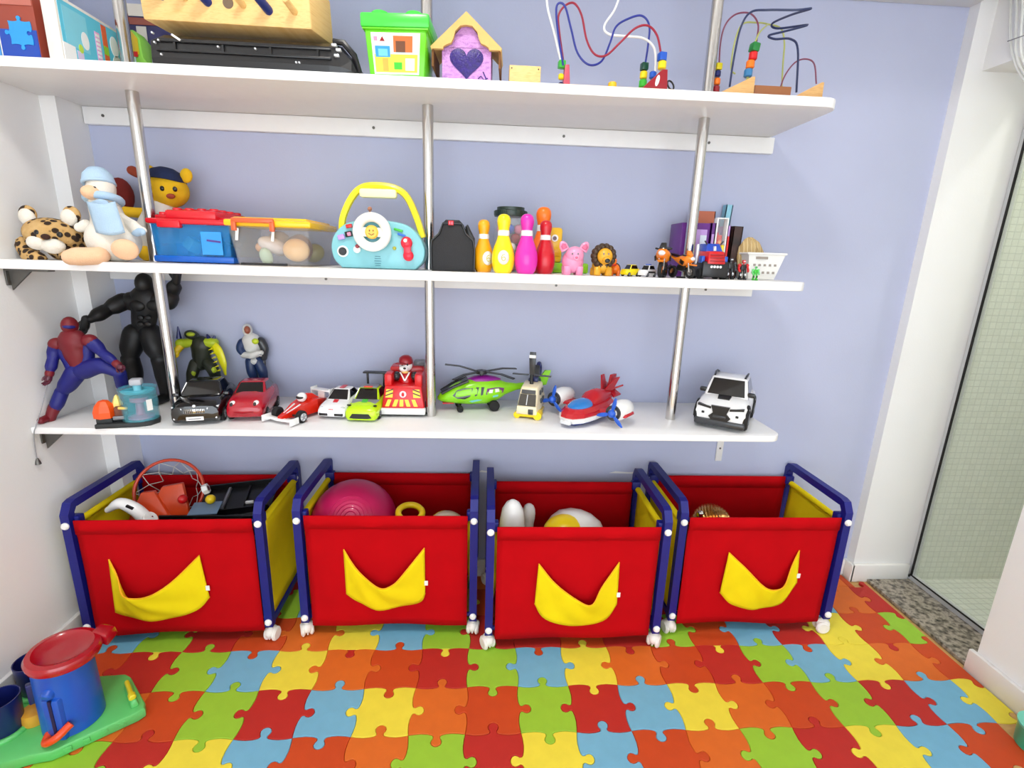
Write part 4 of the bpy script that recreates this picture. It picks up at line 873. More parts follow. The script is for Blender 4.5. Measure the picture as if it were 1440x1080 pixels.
m = MB(); m.limb([q(77, 572, Yb - .012), q(72, 584, Yb - .018), q(70, 591, Yb - .02)], [.0125, .011, .010]); f_ = q(70, 592, Yb - .02); m.limb([(f_.x, f_.y + .004, .0085), (f_.x, f_.y - .022, .0075)], [.0085, .008]); m.build('boot', FRED, t)
m = MB(); m.limb([q(117, 521), q(143, 514, Yb - .005), q(168, 524, Yb - .005)], [.021, .019, .0135]); m.build('thigh', FBLU, t)
m = MB(); m.limb([q(168, 524, Yb - .005), q(172, 542, Yb + .02)], [.0135, .013]); m.build('shin', FBLU, t)
a = q(172, 542, Yb + .02); m = MB(); m.limb([a, (a.x + .004, a.y + .012, .016)], [.013, .010]); m.limb([(a.x + .004, a.y + .016, .0085), (a.x + .004, a.y - .010, .008)], [.0085, .008]); m.build('boot', FRED, t)

# tall black figure behind it
FBK = plastic('figure_black', (12, 12, 14), .5, coat=0); Yb = -0.062; o0 = Vector((-0.955, Yb, Z3))
t = thing('action_figure', 'tall all-black action figure standing behind the left pole, arm stretched out', 'action figure', o0)
m = MB(); m.ell(q(203, 399), (.020, .023, .027)); m.limb([q(204, 408), q(204, 420)], [.013, .015]); m.build('head', FBK, t)
m = MB(); m.limb([q(186, 424), q(226, 424)], [.025, .025], flat=.8); m.limb([q(205, 423), q(203, 445), q(201, 466)], [.040, .031, .027], flat=.62, up=(1, 0, 0))
m.ell(q(193, 430, Yb - .022), (.019, .008, .014)); m.ell(q(217, 430, Yb - .022), (.019, .008, .014)); m.build('torso', FBK, t)
for i, (a, b) in enumerate(((197, 447), (208, 447), (197, 456), (208, 456))): MB().ell(q(a, b, Yb - .024), (.009, .004, .007)).build('abdomen_plate', FBK, t)
for J, Ys in (([(174, 424), (150, 436), (127, 449)], (Yb, Yb - .03, Yb - .07)), ([(236, 424), (243, 410), (247, 396)], (Yb, Yb + .005, Yb - .005))):
    m = MB(); m.limb([q(*J[0], Ys[0]), (q(*J[0], Ys[0]) + q(*J[1], Ys[1])) / 2, q(*J[1], Ys[1])], [.022, .021, .015]); m.build('upper_arm', FBK, t)
    m = MB(); m.limb([q(*J[1], Ys[1]), (q(*J[1], Ys[1]) + q(*J[2], Ys[2])) / 2, q(*J[2], Ys[2])], [.016, .017, .010]); m.build('forearm', FBK, t)
    a = q(*J[1], Ys[1]); b = q(*J[2], Ys[2]); m = MB()
    if J[0][0] < 200: hand(m, b + Vector((-.010, -.004, -.008)), (-.3, -.1, -1), (1, -.2, 0), .0095)
    else: hand(m, b + (b - a).normalized() * .010, (.3, -.1, 1), (1, 0, 0), .0095)
    m.build('hand', FBK, t)
for J, Ys in (([(190, 470), (183, 505), (188, 545)], (Yb, Yb - .012, Yb)), ([(213, 470), (225, 505), (232, 545)], (Yb, Yb - .012, Yb))):
    m = MB(); m.limb([q(*J[0], Ys[0]), (q(*J[0], Ys[0]) + q(*J[1], Ys[1])) / 2 + Vector((0, -.004, 0)), q(*J[1], Ys[1])], [.028, .026, .018]); m.build('thigh', FBK, t)
    a = q(*J[2], Ys[2]); m = MB(); m.limb([q(*J[1], Ys[1]), (q(*J[1], Ys[1]) + a) / 2 + Vector((0, .006, 0)), (a.x, a.y, .022)], [.021, .022, .014]); m.build('shin', FBK, t)
    m = MB(); m.limb([(a.x, a.y + .006, .0125), (a.x, a.y - .042, .011)], [.0125, .011]); m.build('foot', FBK, t)

# lime and black insect-like figure behind the black car
FL = plastic('figure_lime', (176, 196, 30), .4); FDK = plastic('figure_dark_olive', (34, 40, 26), .5); Yb = -0.028; o0 = Vector((-0.835, Yb, Z3))
t = thing('action_figure', 'lime and black armoured action figure with a long yellow tail, behind the black car', 'action figure', o0)
m = MB(); m.ell(q(270, 471), (.018, .019, .012), R(0, 25, 0)); m.limb([q(276, 475), q(286, 480)], [.010, .008]); m.build('head', FDK, t)
MB().ell(q(268, 470, Yb - .014), (.011, .008, .006)).build('face_plate', FL, t)
m = MB(); m.limb([q(283, 486), q(283, 500), q(282, 512)], [.027, .024, .018], flat=.7, up=(1, 0, 0)); m.build('torso', FDK, t)
m = MB(); m.limb([q(262, 482), q(300, 482)], [.012, .014]); m.limb([q(254, 483), q(262, 483)], [.013, .012]); m.build('shoulder_armour', FL, t)
m = MB(); m.limb([q(256, 484), q(250, 492, Yb - .01)], [.011, .009]); hand(m, q(250, 494, Yb - .012), (-.3, -.2, -1), (1, 0, 0), .0055); m.build('arm', plastic('figure_yellow', (226, 190, 24), .4), t)
m = MB(); m.cyl(q(252, 476), q(250, 459), .007, .0015, n=8); m.build('horn', NAVY, t)
m = MB(); m.cyl(q(294, 476), q(291, 470), .006, .002, n=8); m.cyl(q(300, 478), q(302, 472), .006, .002, n=8); m.build('back_spikes', NAVY, t)
m = MB(); m.limb([q(294, 480), q(306, 492, Yb - .008), q(313, 508, Yb - .012), q(317, 526, Yb - .014)], [.010, .014, .012, .004], flat=.5)
for k in range(6): c_ = q(299 + 2.2 * k, 490 + 6 * k, Yb - .014); m.cyl(c_, c_ + Vector((-.010, -.002, -.004)), .003, .0006, n=6)
m.build('tail', plastic('figure_bright_yellow', (232, 226, 20), .35), t)
for J in ([(275, 512), (271, 524), (269, 545)], [(292, 510), (300, 521), (306, 545)]):
    a = q(*J[2]); m = MB(); m.limb([q(*J[0]), q(*J[1], Yb - .01), q(J[2][0], 536)], [.016, .015, .012]); m.limb([q(J[2][0], 536), (a.x, a.y, .018)], [.012, .011]); m.limb([(a.x, a.y + .004, .0105), (a.x, a.y - .018, .009)], [.0105, .009]); m.build('leg', FDK, t)
    MB().ell(q(*J[1], Yb - .017), (.009, .007, .011)).build('knee_armour', FL, t)

# white and navy astronaut figure
FW = plastic('figure_white', (214, 214, 210), .4); FN = plastic('figure_navy', (24, 48, 92), .4); Yb = -0.024; o0 = Vector((-0.715, Yb, Z3))
t = thing('action_figure', 'white and navy action figure with arms folded, standing behind the red car', 'action figure', o0)
hd = MB(); hd.ell(q(348, 464), (.0125, .014, .017)); hd.limb([q(349, 470), q(350, 477)], [.008, .009]); hd = hd.build('hood', FW, t)
MB().ell(q(347.5, 464, Yb - .0085), (.0085, .007, .011)).build('face', plastic('figure_tan', (150, 80, 56), .5), hd)
m = MB(); m.limb([q(354, 481), q(355, 492), q(357, 505)], [.026, .022, .016], flat=.65, up=(1, 0, 0)); m.build('torso', FW, t)
MB().ell(q(359, 480, Yb - .014), (.009, .006, .008)).build('chest_badge', plastic('figure_lime_badge', (190, 210, 40)), t)
m = MB(); m.limb([q(341, 482), q(338, 490, Yb - .008), q(343, 498, Yb - .014)], [.012, .011, .009]); m.build('upper_arm', FN, t)
m = MB(); m.limb([q(343, 499, Yb - .014), q(354, 500, Yb - .026), q(361, 497, Yb - .027)], [.009, .009, .007]); hand(m, q(363, 496, Yb - .027), (1, 0, .1), (0, 0, 1), .005); m.build('forearm', FW, t)
m = MB(); m.limb([q(367, 480), q(372, 490), q(371, 503)], [.012, .011, .009]); hand(m, q(371, 507), (0, -.2, -1), (1, 0, 0), .005); m.build('arm', DGREY, t)
for J in ([(353, 508), (354, 522), (359, 545)], [(364, 508), (369, 522), (372, 545)]):
    a = q(*J[2]); m = MB(); m.limb([q(*J[0]), q(*J[1], Yb - .004), q(J[2][0], 534)], [.0145, .013, .010]); m.limb([q(J[2][0], 534), (a.x, a.y, .016)], [.010, .009]); m.limb([(a.x, a.y + .003, .0095), (a.x, a.y - .016, .008)], [.0095, .008]); m.build('leg', FN, t)
MB().ell(q(359, 508, Yb - .006), (.014, .010, .010)).build('belt', FW, t)

# camp-fire water toy with the blue drum
t = thing('toy_playset', 'toy playset with orange flame block and clear blue drum on a dark base', 'toy', (-0.918, -0.248, Z3), 20)
m = MB(); m.prism([(-.062, -.022), (.02, -.034), (.045, -.030), (.060, -.010), (.056, .016), (.03, .030), (-.055, .022)], .0, .011, 'z', bev=.002); m.box((-.045, 0, .016), (.03, .034, .012), bev=.002); m.box((-.02, .004, .016), (.03, .024, .012), bev=.002); m.build('base', mat('toy_base_dark', (38, 42, 44), .6), t)
DR = mat('clear_blue_plastic', (110, 205, 225), .12, var=.02, alpha=.24)
m = MB(); m.lathe([(.034, .011), (.0365, .012), (.0365, .082), (.039, .086), (.037, .087), (.0345, .083), (.0345, .013)], 32, T((.022, 0, 0))); d = m.build('drum', DR, t)
MB().lathe([(0, .076), (.030, .076), (.033, .080), (0, .080)], 28, T((.022, 0, 0))).build('drum_lid', plastic('drum_lid_blue', (90, 190, 212), .3), d)
m = MB(); m.cyl((.022, 0, .080), (.022, 0, .094), .008, n=14); m.build('knob_stem', plastic('stem_blue', (130, 205, 220)), d)
MB().box((.022, 0, .100), (.024, .024, .015), bev=.004).build('knob', plastic('knob_grey', (178, 180, 188), .5), d)
MP = plastic('inside_pink', (206, 80, 130))
m = MB(); m.lathe([(0, .014), (.026, .014), (.026, .018), (.010, .022), (.008, .05), (.018, .054), (.018, .064), (0, .066)], 20, T((.022, 0, 0))); m.build('spiral', MP, t)
MB().box((-.004, -.026, .046), (.018, .006, .006), R(0, 10, 10), bev=.002).build('slide', plastic('slide_yellow', (236, 196, 90)), t)
MB().box((.048, -.0285, .05), (.012, .0012, .026), R(0, 0, 42)).build('sticker', WHT, d)
m = MB(); m.lathe([(0, .0), (.022, 0), (.0225, .014), (.018, .028), (.010, .038), (0, .041)], 7, T((-.045, -.002, .022)), smooth=False); m.build('flame_block', plastic('flame_orange', (240, 84, 10), .45), t)
m = MB(); m.lathe([(.004, 0), (.0105, .008), (.0105, .022), (.004, .038), (0, .042)], 6, T((-.021, .004, .030)), smooth=False); m.build('flame_tip', plastic('flame_yellow', (250, 226, 130), .45), t)
m = MB(); m.box((-.014, -.004, .034), (.020, .026, .024), bev=.002); m.build('log_block', mat('log_brown', (112, 62, 44), .6), t); MB().box((-.016, -.018, .022), (.022, .006, .008), bev=.001).build('log_step', GREY, t)
# ================================================================ things on the middle shelf
def q4(px, py, Y): return at(px, py, Y=Y)
# leopard plush
LEO = spotmat('leopard_fur', [(0.0, (40, 26, 16)), (0.40, (52, 34, 20)), (0.48, (196, 156, 96)), (1.0, (212, 176, 120))], 70, .95, 'voronoi', bump=.6)
PW = mat('plush_white', (232, 226, 214), .95, var=.04, bump=.6, bscale=500)
o0 = Vector((-1.035, -0.225, Z2)); Yb = -.225
t = thing('plush_leopard', 'spotted leopard plush toy lying at the left end of the middle shelf', 'plush toy', o0)
m = MB(); m.ell(q(76, 331), (.056, .045, .036), R(0, 8, 0), n=24, m=16); m.ell(q(103, 346, Yb + .03), (.045, .055, .040), n=24, m=14); m.build('body', LEO, t)
for a, b, c in ((38, 305, -.3), (97, 306, .35)):
    e = MB().ell(q(a, b), (.017, .009, .018), (0, c, 0)).build('ear', PW, t); MB().ell(q(a + (2 if a > 60 else -1), b - 2) + Vector((0, .004, .003)), (.0185, .008, .0185), (0, c, 0)).build('ear_back', LEO, e)
m = MB(); m.ell(q(54, 341, Yb - .034), (.022, .016, .016)); m.ell(q(75, 346, Yb - .034), (.023, .016, .016)); mz = m.build('muzzle', PW, t)
MB().ell(q(64, 333, Yb - .047), (.009, .006, .006)).build('nose', mat('plush_brown', (60, 34, 24), .9), mz)
for a, b in ((52, 327), (84, 330)): MB().ell(q(a, b, Yb - .042), (.006, .004, .006)).build('eye', BLK, t)
for pts in ([(38, 345), (42, 358), (54, 364)], [(92, 350), (98, 361), (112, 365)]):
    m = MB(); m.limb([q(*pts[0]), q(*pts[1], Yb - .02), q(*pts[2], Yb - .035)], [.020, .017, .015]); m.build('paw', LEO, t)
# white bird plush
PBL = mat('plush_pale_blue', (176, 204, 228), .95, var=.03, bump=.6, bscale=500); PPE = mat('plush_peach', (240, 196, 158), .95, var=.03, bump=.5, bscale=500)
Yb = -.225; o0 = Vector((-0.905, Yb, Z2))
t = thing('plush_bird', 'white bird plush with pale blue cap and scarf, one peach foot over the shelf edge', 'plush toy', o0)
m = MB(); m.ell(q(160, 338), (.052, .048, .048), n=26, m=16); m.limb([q(158, 322), q(150, 300), q(143, 276), q(142, 262)], [.040, .030, .026, .026]); m.build('body', PW, t)
m = MB(); m.lathe([(.028, 0), (.029, .004), (.026, .018), (.016, .030), (0, .033)], 24, T(q(139, 258), R(-12, -8, 0))); cp = m.build('cap', PBL, t); m = MB(); m.torus(q(139, 258), .027, .0035, R(-12, -8, 0)); m.build('cap_brim', PBL, cp)
m = MB(); m.ell(q(129, 271, Yb - .022), (.018, .020, .015), R(0, 10, 0)); m.build('beak', PPE, t)
for a in (123, 133): MB().ell(q(a, 264, Yb - .026), (.0028, .0028, .0028)).build('eye', BLK, t)
m = MB(); m.torus(q(146, 281), .029, .008, R(-15, -5, 0)); m.hexa([q(124, 285, Yb - .03), q(166, 308, Yb - .045), q(166, 308, Yb - .03), q(128, 285, Yb - .02)], [q(140, 279, Yb - .032), q(150, 282, Yb - .036), q(152, 282, Yb - .022), q(140, 279, Yb - .02)], .003); sc_ = m.build('scarf', PBL, t)
m = MB(); m.grid(lambda u, v: q(122 + 6 * u + 14 * v + u * 34, 283 + 44 * v - 6 * u * v * 0 + 4 * math.sin(PI * u) - u * 0, Yb - .045 - .008 * math.sin(PI * u)), 8, 8); m.build('scarf_tail', PBL, sc_, solid=.003)
m = MB(); m.limb([q(172, 308, Yb), q(188, 320, Yb - .01), q(202, 324, Yb - .015)], [.012, .016, .007], flat=.6); m.build('wing', PW, t); MB().limb([q(190, 325, Yb - .012), q(200, 326, Yb - .018)], [.011, .008], flat=.6).build('wing_tip', PBL, t)
m = MB(); m.limb([q(122, 318, Yb), q(112, 320, Yb - .01)], [.014, .010], flat=.6); m.build('wing', PW, t)
MB().ell(q(176, 351, Yb - .045), (.026, .014, .022), R(10, 0, 8), n=22).build('foot', PPE, t)
ft = q(114, 365, -.296); MB().limb([ft + Vector((.012, .045, .012)), ft + Vector((.02, .02, .008)), ft + Vector((-.004, 0, .006)), ft + Vector((-.016, -.004, .004))], [.016, .018, .0185, .016], n=16).build('foot', PPE, t)
# yellow plush animal with navy cap
PYE = mat('plush_yellow', (238, 190, 24), .9, var=.04, bump=.5, bscale=500); PNV = mat('plush_navy', (26, 40, 80), .9, bump=.4); PRB = mat('plush_maroon', (120, 30, 24), .9, bump=.4); PBR = mat('plush_rust', (150, 60, 34), .9, bump=.4)
Yb = -.075; o0 = Vector((-0.84, Yb, Z2))
t = thing('plush_animal', 'yellow plush animal with navy cap and white shirt sitting behind the left pole', 'plush toy', o0)
MB().ell(q(236, 268), (.047, .040, .040), n=24, m=16).build('head', PYE, t)
m = MB(); m.lathe([(.042, 0), (.041, .010), (.032, .022), (.016, .030), (0, .032)], 24, T(q(234, 255), R(-6, 6, 0))); m.build('cap', PNV, t)
for a, b in ((212, 243), (262, 247)): MB().ell(q(a, b), (.014, .009, .017), R(0, 10 if a > 230 else -15, 0)).build('ear', PYE, t)
for a, b in ((228, 265), (246, 266)): MB().ell(q(a, b, Yb - .038), (.005, .004, .006)).build('eye', BLK, t)
MB().ell(q(240, 276, Yb - .040), (.010, .006, .006)).build('nose', PBR, t)
m = MB(); m.limb([q(228, 298), q(222, 325), q(220, 345)], [.036, .044, .045]); m.build('torso', mat('plush_shirt', (228, 226, 220), .95, bump=.4), t)
for k in range(2): MB().box(q(226, 301 + 4 * k, Yb - .042), (.020, .002, .0016)).build('shirt_print', GREY, t)
m = MB(); m.limb([q(212, 300), q(192, 299), q(170, 297)], [.013, .012, .012]); m.build('arm', PYE, t); MB().limb([q(240, 302), q(250, 315, Yb - .02)], [.013, .012]).build('arm', PYE, t)
MB().ell(q(170, 275, Yb + .035), (.030, .022, .042), n=22).build('back_cushion', PRB, t); MB().limb([q(192, 243), q(186, 240)], [.011, .011]).build('tail_tip', PBR, t)
for a in (206, 236): MB().limb([q(a, 350), q(a, 357, Yb - .05)], [.020, .017]).build('leg', PYE, t)

# storage tubs
CLB = mat('clear_blue_tub', (50, 150, 222), .15, var=.03, alpha=.38); CLR = mat('clear_tub', (236, 234, 232), .12, var=.02, alpha=.11)
def shell(mb, w0, d0, w1, d1, z0, z1, th):
    "open box with tapered walls"
    def ring(w, d, z): return [(-w / 2, -d / 2, z), (w / 2, -d / 2, z), (w / 2, d / 2, z), (-w / 2, d / 2, z)]
    mb.loft([ring(w0, d0, z0), ring(w1, d1, z1), ring(w1 - 2 * th, d1 - 2 * th, z1), ring(w0 - 2 * th, d0 - 2 * th, z0 + th)], smooth=False); return mb
t = thing('storage_tub', 'clear blue plastic tub with a studded red brick-shaped lid', 'tub', (-0.752, -0.125, Z2), 0)
shell(MB(), .160, .15, .172, .165, .004, .088, .002).build('tub', CLB, t)
m = MB(); m.box((0, 0, .009), (.176, .160, .014), bev=.003); m.build('foot_rim', plastic('tub_rim_blue', (20, 100, 200), .25), t)
LR = plastic('lid_red', (214, 16, 34), .25)
m = MB(); m.box((0, 0, .090), (.182, .178, .012), bev=.004); m.box((.0, 0, .104), (.110, .150, .022), bev=.005); m.box((-.062, 0, .099), (.05, .12, .012), bev=.004); m.box((.072, 0, .097), (.04, .12, .010), bev=.004); m.box((-.04, -.086, .084), (.05, .014, .016), bev=.003); ld_ = m.build('lid', LR, t)
for x in (-.04, -.013, .014, .041):
    for y in (-.05, -.015, .02, .055): MB().cyl((x, y, .113), (x, y, .1205), .0095, n=14, bev=.0015).build('stud', LR, ld_)
for x in (-.074, -.052): MB().cyl((x, -.045, .103), (x, -.045, .111), .009, n=14, bev=.0015).build('stud', LR, ld_)
MB().box((.045, -.0835, .045), (.045, .0012, .05)).build('paper_label', plastic('label_blue', (50, 150, 225)), t)
MB().box((.05, -.0848, .050), (.03, .0008, .004), R(0, 6, 0)).build('label_print', plastic('label_purple', (80, 50, 140)), t)
for i, (x, y, z, c) in enumerate(((-.05, -.02, .03, BLUE), (0, .02, .032, NAVY), (.05, -.01, .028, BLUE), (-.02, -.04, .04, LBLUE), (.03, .04, .05, NAVY))):
    b = tag(MB().box((0, 0, 0), (.028, .028, .028), R(10 * i, 7 * i, 23 * i), bev=.003).build('toy_block', c), ['blue toy block at the left inside the clear blue tub', 'navy toy block in the middle inside the clear blue tub', 'blue toy block at the right inside the clear blue tub', 'light blue toy block near the front of the clear blue tub', 'navy toy block at the back right of the clear blue tub'][i], 'toy block', 'blocks in the blue tub'); b.location = (-0.752 + x, -0.125 + y, Z2 + z)
t = thing('storage_tub', 'clear plastic tub with yellow lid and orange clip handle, full of toys', 'tub', (-0.566, -0.150, Z2), 0)
shell(MB(), .150, .165, .172, .185, .002, .085, .0018).build('tub', CLR, t)
m = MB(); m.box((0, 0, .090), (.184, .200, .014), bev=.004); m.box((0, 0, .098), (.160, .170, .010), bev=.004); m.build('lid', plastic('lid_yellow', (250, 196, 12), .25), t)
HO = plastic('clip_orange', (226, 96, 48), .3)
m = MB(); m.box((-.028, -.1035, .095), (.088, .008, .010), bev=.002); m.box((-.068, -.1035, .084), (.010, .008, .022), bev=.002); m.box((.012, -.1035, .084), (.010, .008, .022), bev=.002); m.build('clip_handle', HO, t)
for x in (-.066, .010): MB().box((x, -.0975, .066), (.006, .004, .026), R(0, 8, 0), bev=.001).build('clip_hinge', WHT, t)
MB().box((-.02, -.083, .0035), (.10, .004, .005)).build('dark_base_strip', BLK, t)
for i, (x, y, z, r, c) in enumerate(((.035, -.035, .036, (.030, .022, .026), plastic('toy_peach', (240, 190, 120))), (-.02, -.03, .045, (.032, .020, .018), plastic('toy_bone', (226, 212, 204))), (-.052, -.02, .04, (.011, .011, .011), plastic('toy_apricot', (232, 170, 120))), (-.03, -.045, .020, (.022, .014, .012), plastic('toy_mint', (190, 214, 180))), (.02, .03, .04, (.034, .03, .034), plastic('toy_brown', (150, 104, 84))), (-.03, .04, .05, (.03, .03, .025), plastic('toy_sand', (206, 176, 140))), (.045, .055, .03, (.022, .022, .026), plastic('toy_olive', (170, 158, 90))))):
    b = tag(MB().ell((0, 0, 0), r, R(0, 20 * i, 30 * i)).build('toy_egg', c), ['peach', 'bone white', 'small apricot', 'mint green', 'brown', 'sandy', 'olive'][i] + ' toy egg seen through the wall of the clear tub', 'toy egg', 'toys in the clear tub'); b.location = (-0.566 + x, -0.150 + y, Z2 + z)

# driving dashboard toy
TEAL = plastic('dash_teal', (128, 194, 202), .35)
t = thing('toy_dashboard', 'pale teal toy dashboard with white steering wheel and yellow carry handle', 'toy', (-0.337, -0.205, Z2), 0)
U = .00166
def d2(px, py): return ((px - 533) * U, (377.5 - py) * U * 1.03)
out = catmull([(*d2(a, b), 0) for a, b in ((484, 377), (474, 366), (471, 352), (474, 338), (484, 326), (500, 318), (533, 315), (566, 318), (582, 326), (592, 338), (597, 352), (594, 366), (583, 377))], 4)
m = MB(); m.prism([(p.x, max(0.0005, p.y)) for p in out], -.022, .028, 'y', bev=.006); m.build('body', TEAL, t)
m = MB(); pth = catmull([(*d2(a, b), 0) for a, b in ((481, 335), (484, 312), (497, 287), (512, 274), (533, 271), (556, 274), (571, 284), (583, 308), (592, 335))], 6)
m.tube([(p.x, .012, p.y) for p in pth], .0080, 8, flat=1.2); hd = m.build('carry_handle', plastic('handle_yellow', (252, 232, 40), .3), t)
m = MB(); m.box((d2(533, 281)[0], .010, d2(533, 281)[1]), (.083, .020, .020), bev=.006); m.build('grip', plastic('grip_pale', (252, 246, 190), .4), hd)
wc = d2(529, 331); WC = plastic('wheel_white', (244, 246, 240), .3)
m = MB(); m.torus((wc[0], -.040, wc[1]), .0315, .0105, R(90, 0, 0), n=40); m.box((wc[0], -.038, wc[1]), (.062, .008, .020), bev=.003); m.build('steering_wheel', WC, t)
MB().cyl((wc[0], -.018, wc[1]), (wc[0], -.038, wc[1]), .012, n=16).build('column', TEAL, t)
h_ = MB().cyl((wc[0], -.034, wc[1]), (wc[0], -.047, wc[1]), .0145, n=28, bev=.003).build('hub', plastic('hub_orange', (248, 190, 60)), t)
for s in (-1, 1): MB().ell((wc[0] + s * .004, -.0475, wc[1] + .003), (.0014, .001, .002)).build('hub_eye', plastic('hub_line', (150, 90, 20)), h_)
MB().tube([(wc[0] - .006, -.0473, wc[1] - .003), (wc[0], -.0475, wc[1] - .0065), (wc[0] + .006, -.0473, wc[1] - .003)], .0009, 6).build('hub_smile', plastic('hub_line', (150, 90, 20)), h_)
def disc(px, py, r, m_, name, y=-.026, th=.008): x, z = d2(px, py); return MB().cyl((x, y + th, z), (x, y, z), r, n=22, bev=.0015).build(name, m_, t)
disc(487, 356, .0125, WC, 'dial_ring', -.025); disc(487, 356, .009, BLK, 'dial', -.0275)
def plate(px, py, w, h, m_, name, ry=0, y=-.0245): x, z = d2(px, py); return MB().box((x, y, z), (w, .006, h), R(0, ry, 0), bev=.0015).build(name, m_, t)
plate(497, 324, .014, .008, RED, 'button', -12); plate(486, 338, .015, .011, plastic('button_lilac', (190, 150, 230)), 'button', -15); plate(496, 334, .016, .012, BLK, 'screen', -12); plate(497, 334, .008, .008, PINKR, 'screen_print', -12, -.0265)
disc(506, 353, .008, WC, 'button'); disc(507, 349, .0045, DRED, 'button', -.029); plate(562, 327, .020, .005, GRN, 'slider', 14); plate(566, 333, .018, .005, plastic('slider_blue', (40, 110, 210)), 'slider', 16); disc(556, 350, .004, plastic('button_olive', (170, 170, 30)), 'button')
m = MB(); x, z = d2(573, 343); m.ell((x, -.030, z), (.013, .008, .014)); x2, z2 = d2(575, 359); m.ell((x2, -.030, z2), (.012, .008, .012)); m.box(((x + x2) / 2, -.030, (z + z2) / 2), (.016, .012, .02), bev=.003); m.build('gear_lever', plastic('lever_red', (226, 24, 54)), t)
disc(572, 340, .004, WC, 'lever_spot', -.040)
for k in range(5): plate(533, 361 + 3 * k, .016 - .0022 * abs(k - 2), .0012, plastic('speaker_slot', (60, 130, 150)), 'speaker_slot', 0, -.0205)
m = MB(); x, z = d2(522, 301); m.ell((x, .0, z), (.005, .004, .005)); m.box((x, .0, z - .008), (.004, .003, .012)); m.build('bead_figure', plastic('bead_brown', (170, 110, 80)), t)

# black bag
BAGM = mat('bag_black', (30, 30, 33), .7, bump=.3, bscale=600)
t = thing('small_bag', 'black arch-topped bag with a red tag beside the orange bowling pin', 'bag', (-0.166, -0.205, Z2), 0)
O = [(-.050, .0), (-.052, .05), (-.050, .068), (-.034, .082), (-.026, .104), (-.018, .112), (.012, .112), (.020, .104), (.028, .084), (.044, .070), (.048, .05), (.047, .0)]
m = MB(); m.prism(O, -.028, .028, 'y', bev=.006); m.build('body', BAGM, t)
m = MB(); m.prism([(.046, .0), (.046, .075), (.030, .105), (.024, .100), (.030, .0)], -.005, .034, 'y', bev=.004); m.build('side_pocket', BLK, t)
MB().tube([(-.050, -.029, .004), (-.051, -.029, .05), (-.049, -.029, .067), (-.033, -.029, .081), (-.024, -.029, .104), (.018, -.029, .104), (.027, -.029, .083), (.043, -.029, .069), (.047, -.029, .05), (.046, -.029, .004)], .002, 6).build('piping', BLK, t)
MB().box((-.006, -.030, .105), (.012, .005, .010), bev=.001).build('tag', RED, t)
for s in (-1, 1): MB().box((-.006 + s * .0025, -.0335, .105), (.0014, .001, .006)).build('tag_print', PINKR, t)

# bowling pins
BAND = WHT
def bpin(label, x, y, h, m_, badge=None, sc=1.0):
    t = thing('bowling_pin', label, 'bowling pin', (x, y, Z2), 0, 'coloured bowling pins'); 
    pin_mesh(MB(), h).build('pin', m_, t)
    MB().lathe([(.113 * .86 * h + .0006, .635 * h), (.1085 * .86 * h + .0012, .68 * h), (.108 * .86 * h + .0006, .725 * h), (.100 * .86 * h, .725 * h), (.100 * .86 * h, .635 * h)], 28).build('neck_band', BAND, t)
    if badge is not None:
        R0 = .236 * .86 * h; zc = .27 * h
        def sp(u, v):   # point on the belly
            z = zc + v; r_ = R0 * (1 - .5 * ((z / h - .24) / .24) ** 2 * .25) + .0009; a = -PI / 2 + badge + u / R0; return Vector((r_ * math.cos(a), r_ * math.sin(a), z))
        n = 22; ring_ = [sp(.0125 * math.cos(2 * PI * i / n), .0155 * math.sin(2 * PI * i / n)) for i in range(n)]
        m = MB(); m.add([sp(0, 0) + (sp(0, 0) - Vector((0, 0, zc))).normalized() * .0008] + ring_, [[0, 1 + i, 1 + (i + 1) % n] for i in range(n)], True); b = m.build('badge', BAND, t, solid=.0008)
        P = [sp(.003, .007), sp(-.002, .005), sp(-.004, -.001), sp(-.002, -.006), sp(.002, -.006), sp(.004, -.002), sp(.001, .001), sp(-.003, -.001)]
        MB().tube(catmull([p + (p - Vector((0, 0, p.z))).normalized() * .0012 for p in P], 4), .0009, 6).build('number', plastic('badge_gold', (200, 190, 90)), b)
    return t
bpin('orange-yellow bowling pin with white number badge beside the black bag', -0.099, -0.205, .117, plastic('pin_amber', (248, 172, 16)), .45)
bpin('bright yellow bowling pin with white number badge', -0.0545, -0.238, .128, plastic('pin_yellow', (252, 226, 12)), .0)
bpin('magenta pink bowling pin standing between the yellow and red pins', -0.0025, -0.238, .130, plastic('pin_magenta', (222, 40, 172)))
bpin('dark red bowling pin in front of a taller orange one', 0.0435, -0.205, .120, plastic('pin_red', (196, 10, 32)))
bpin('tall orange bowling pin half hidden behind the red pin', 0.044, -0.142, .155, plastic('pin_orange', (250, 116, 10)))
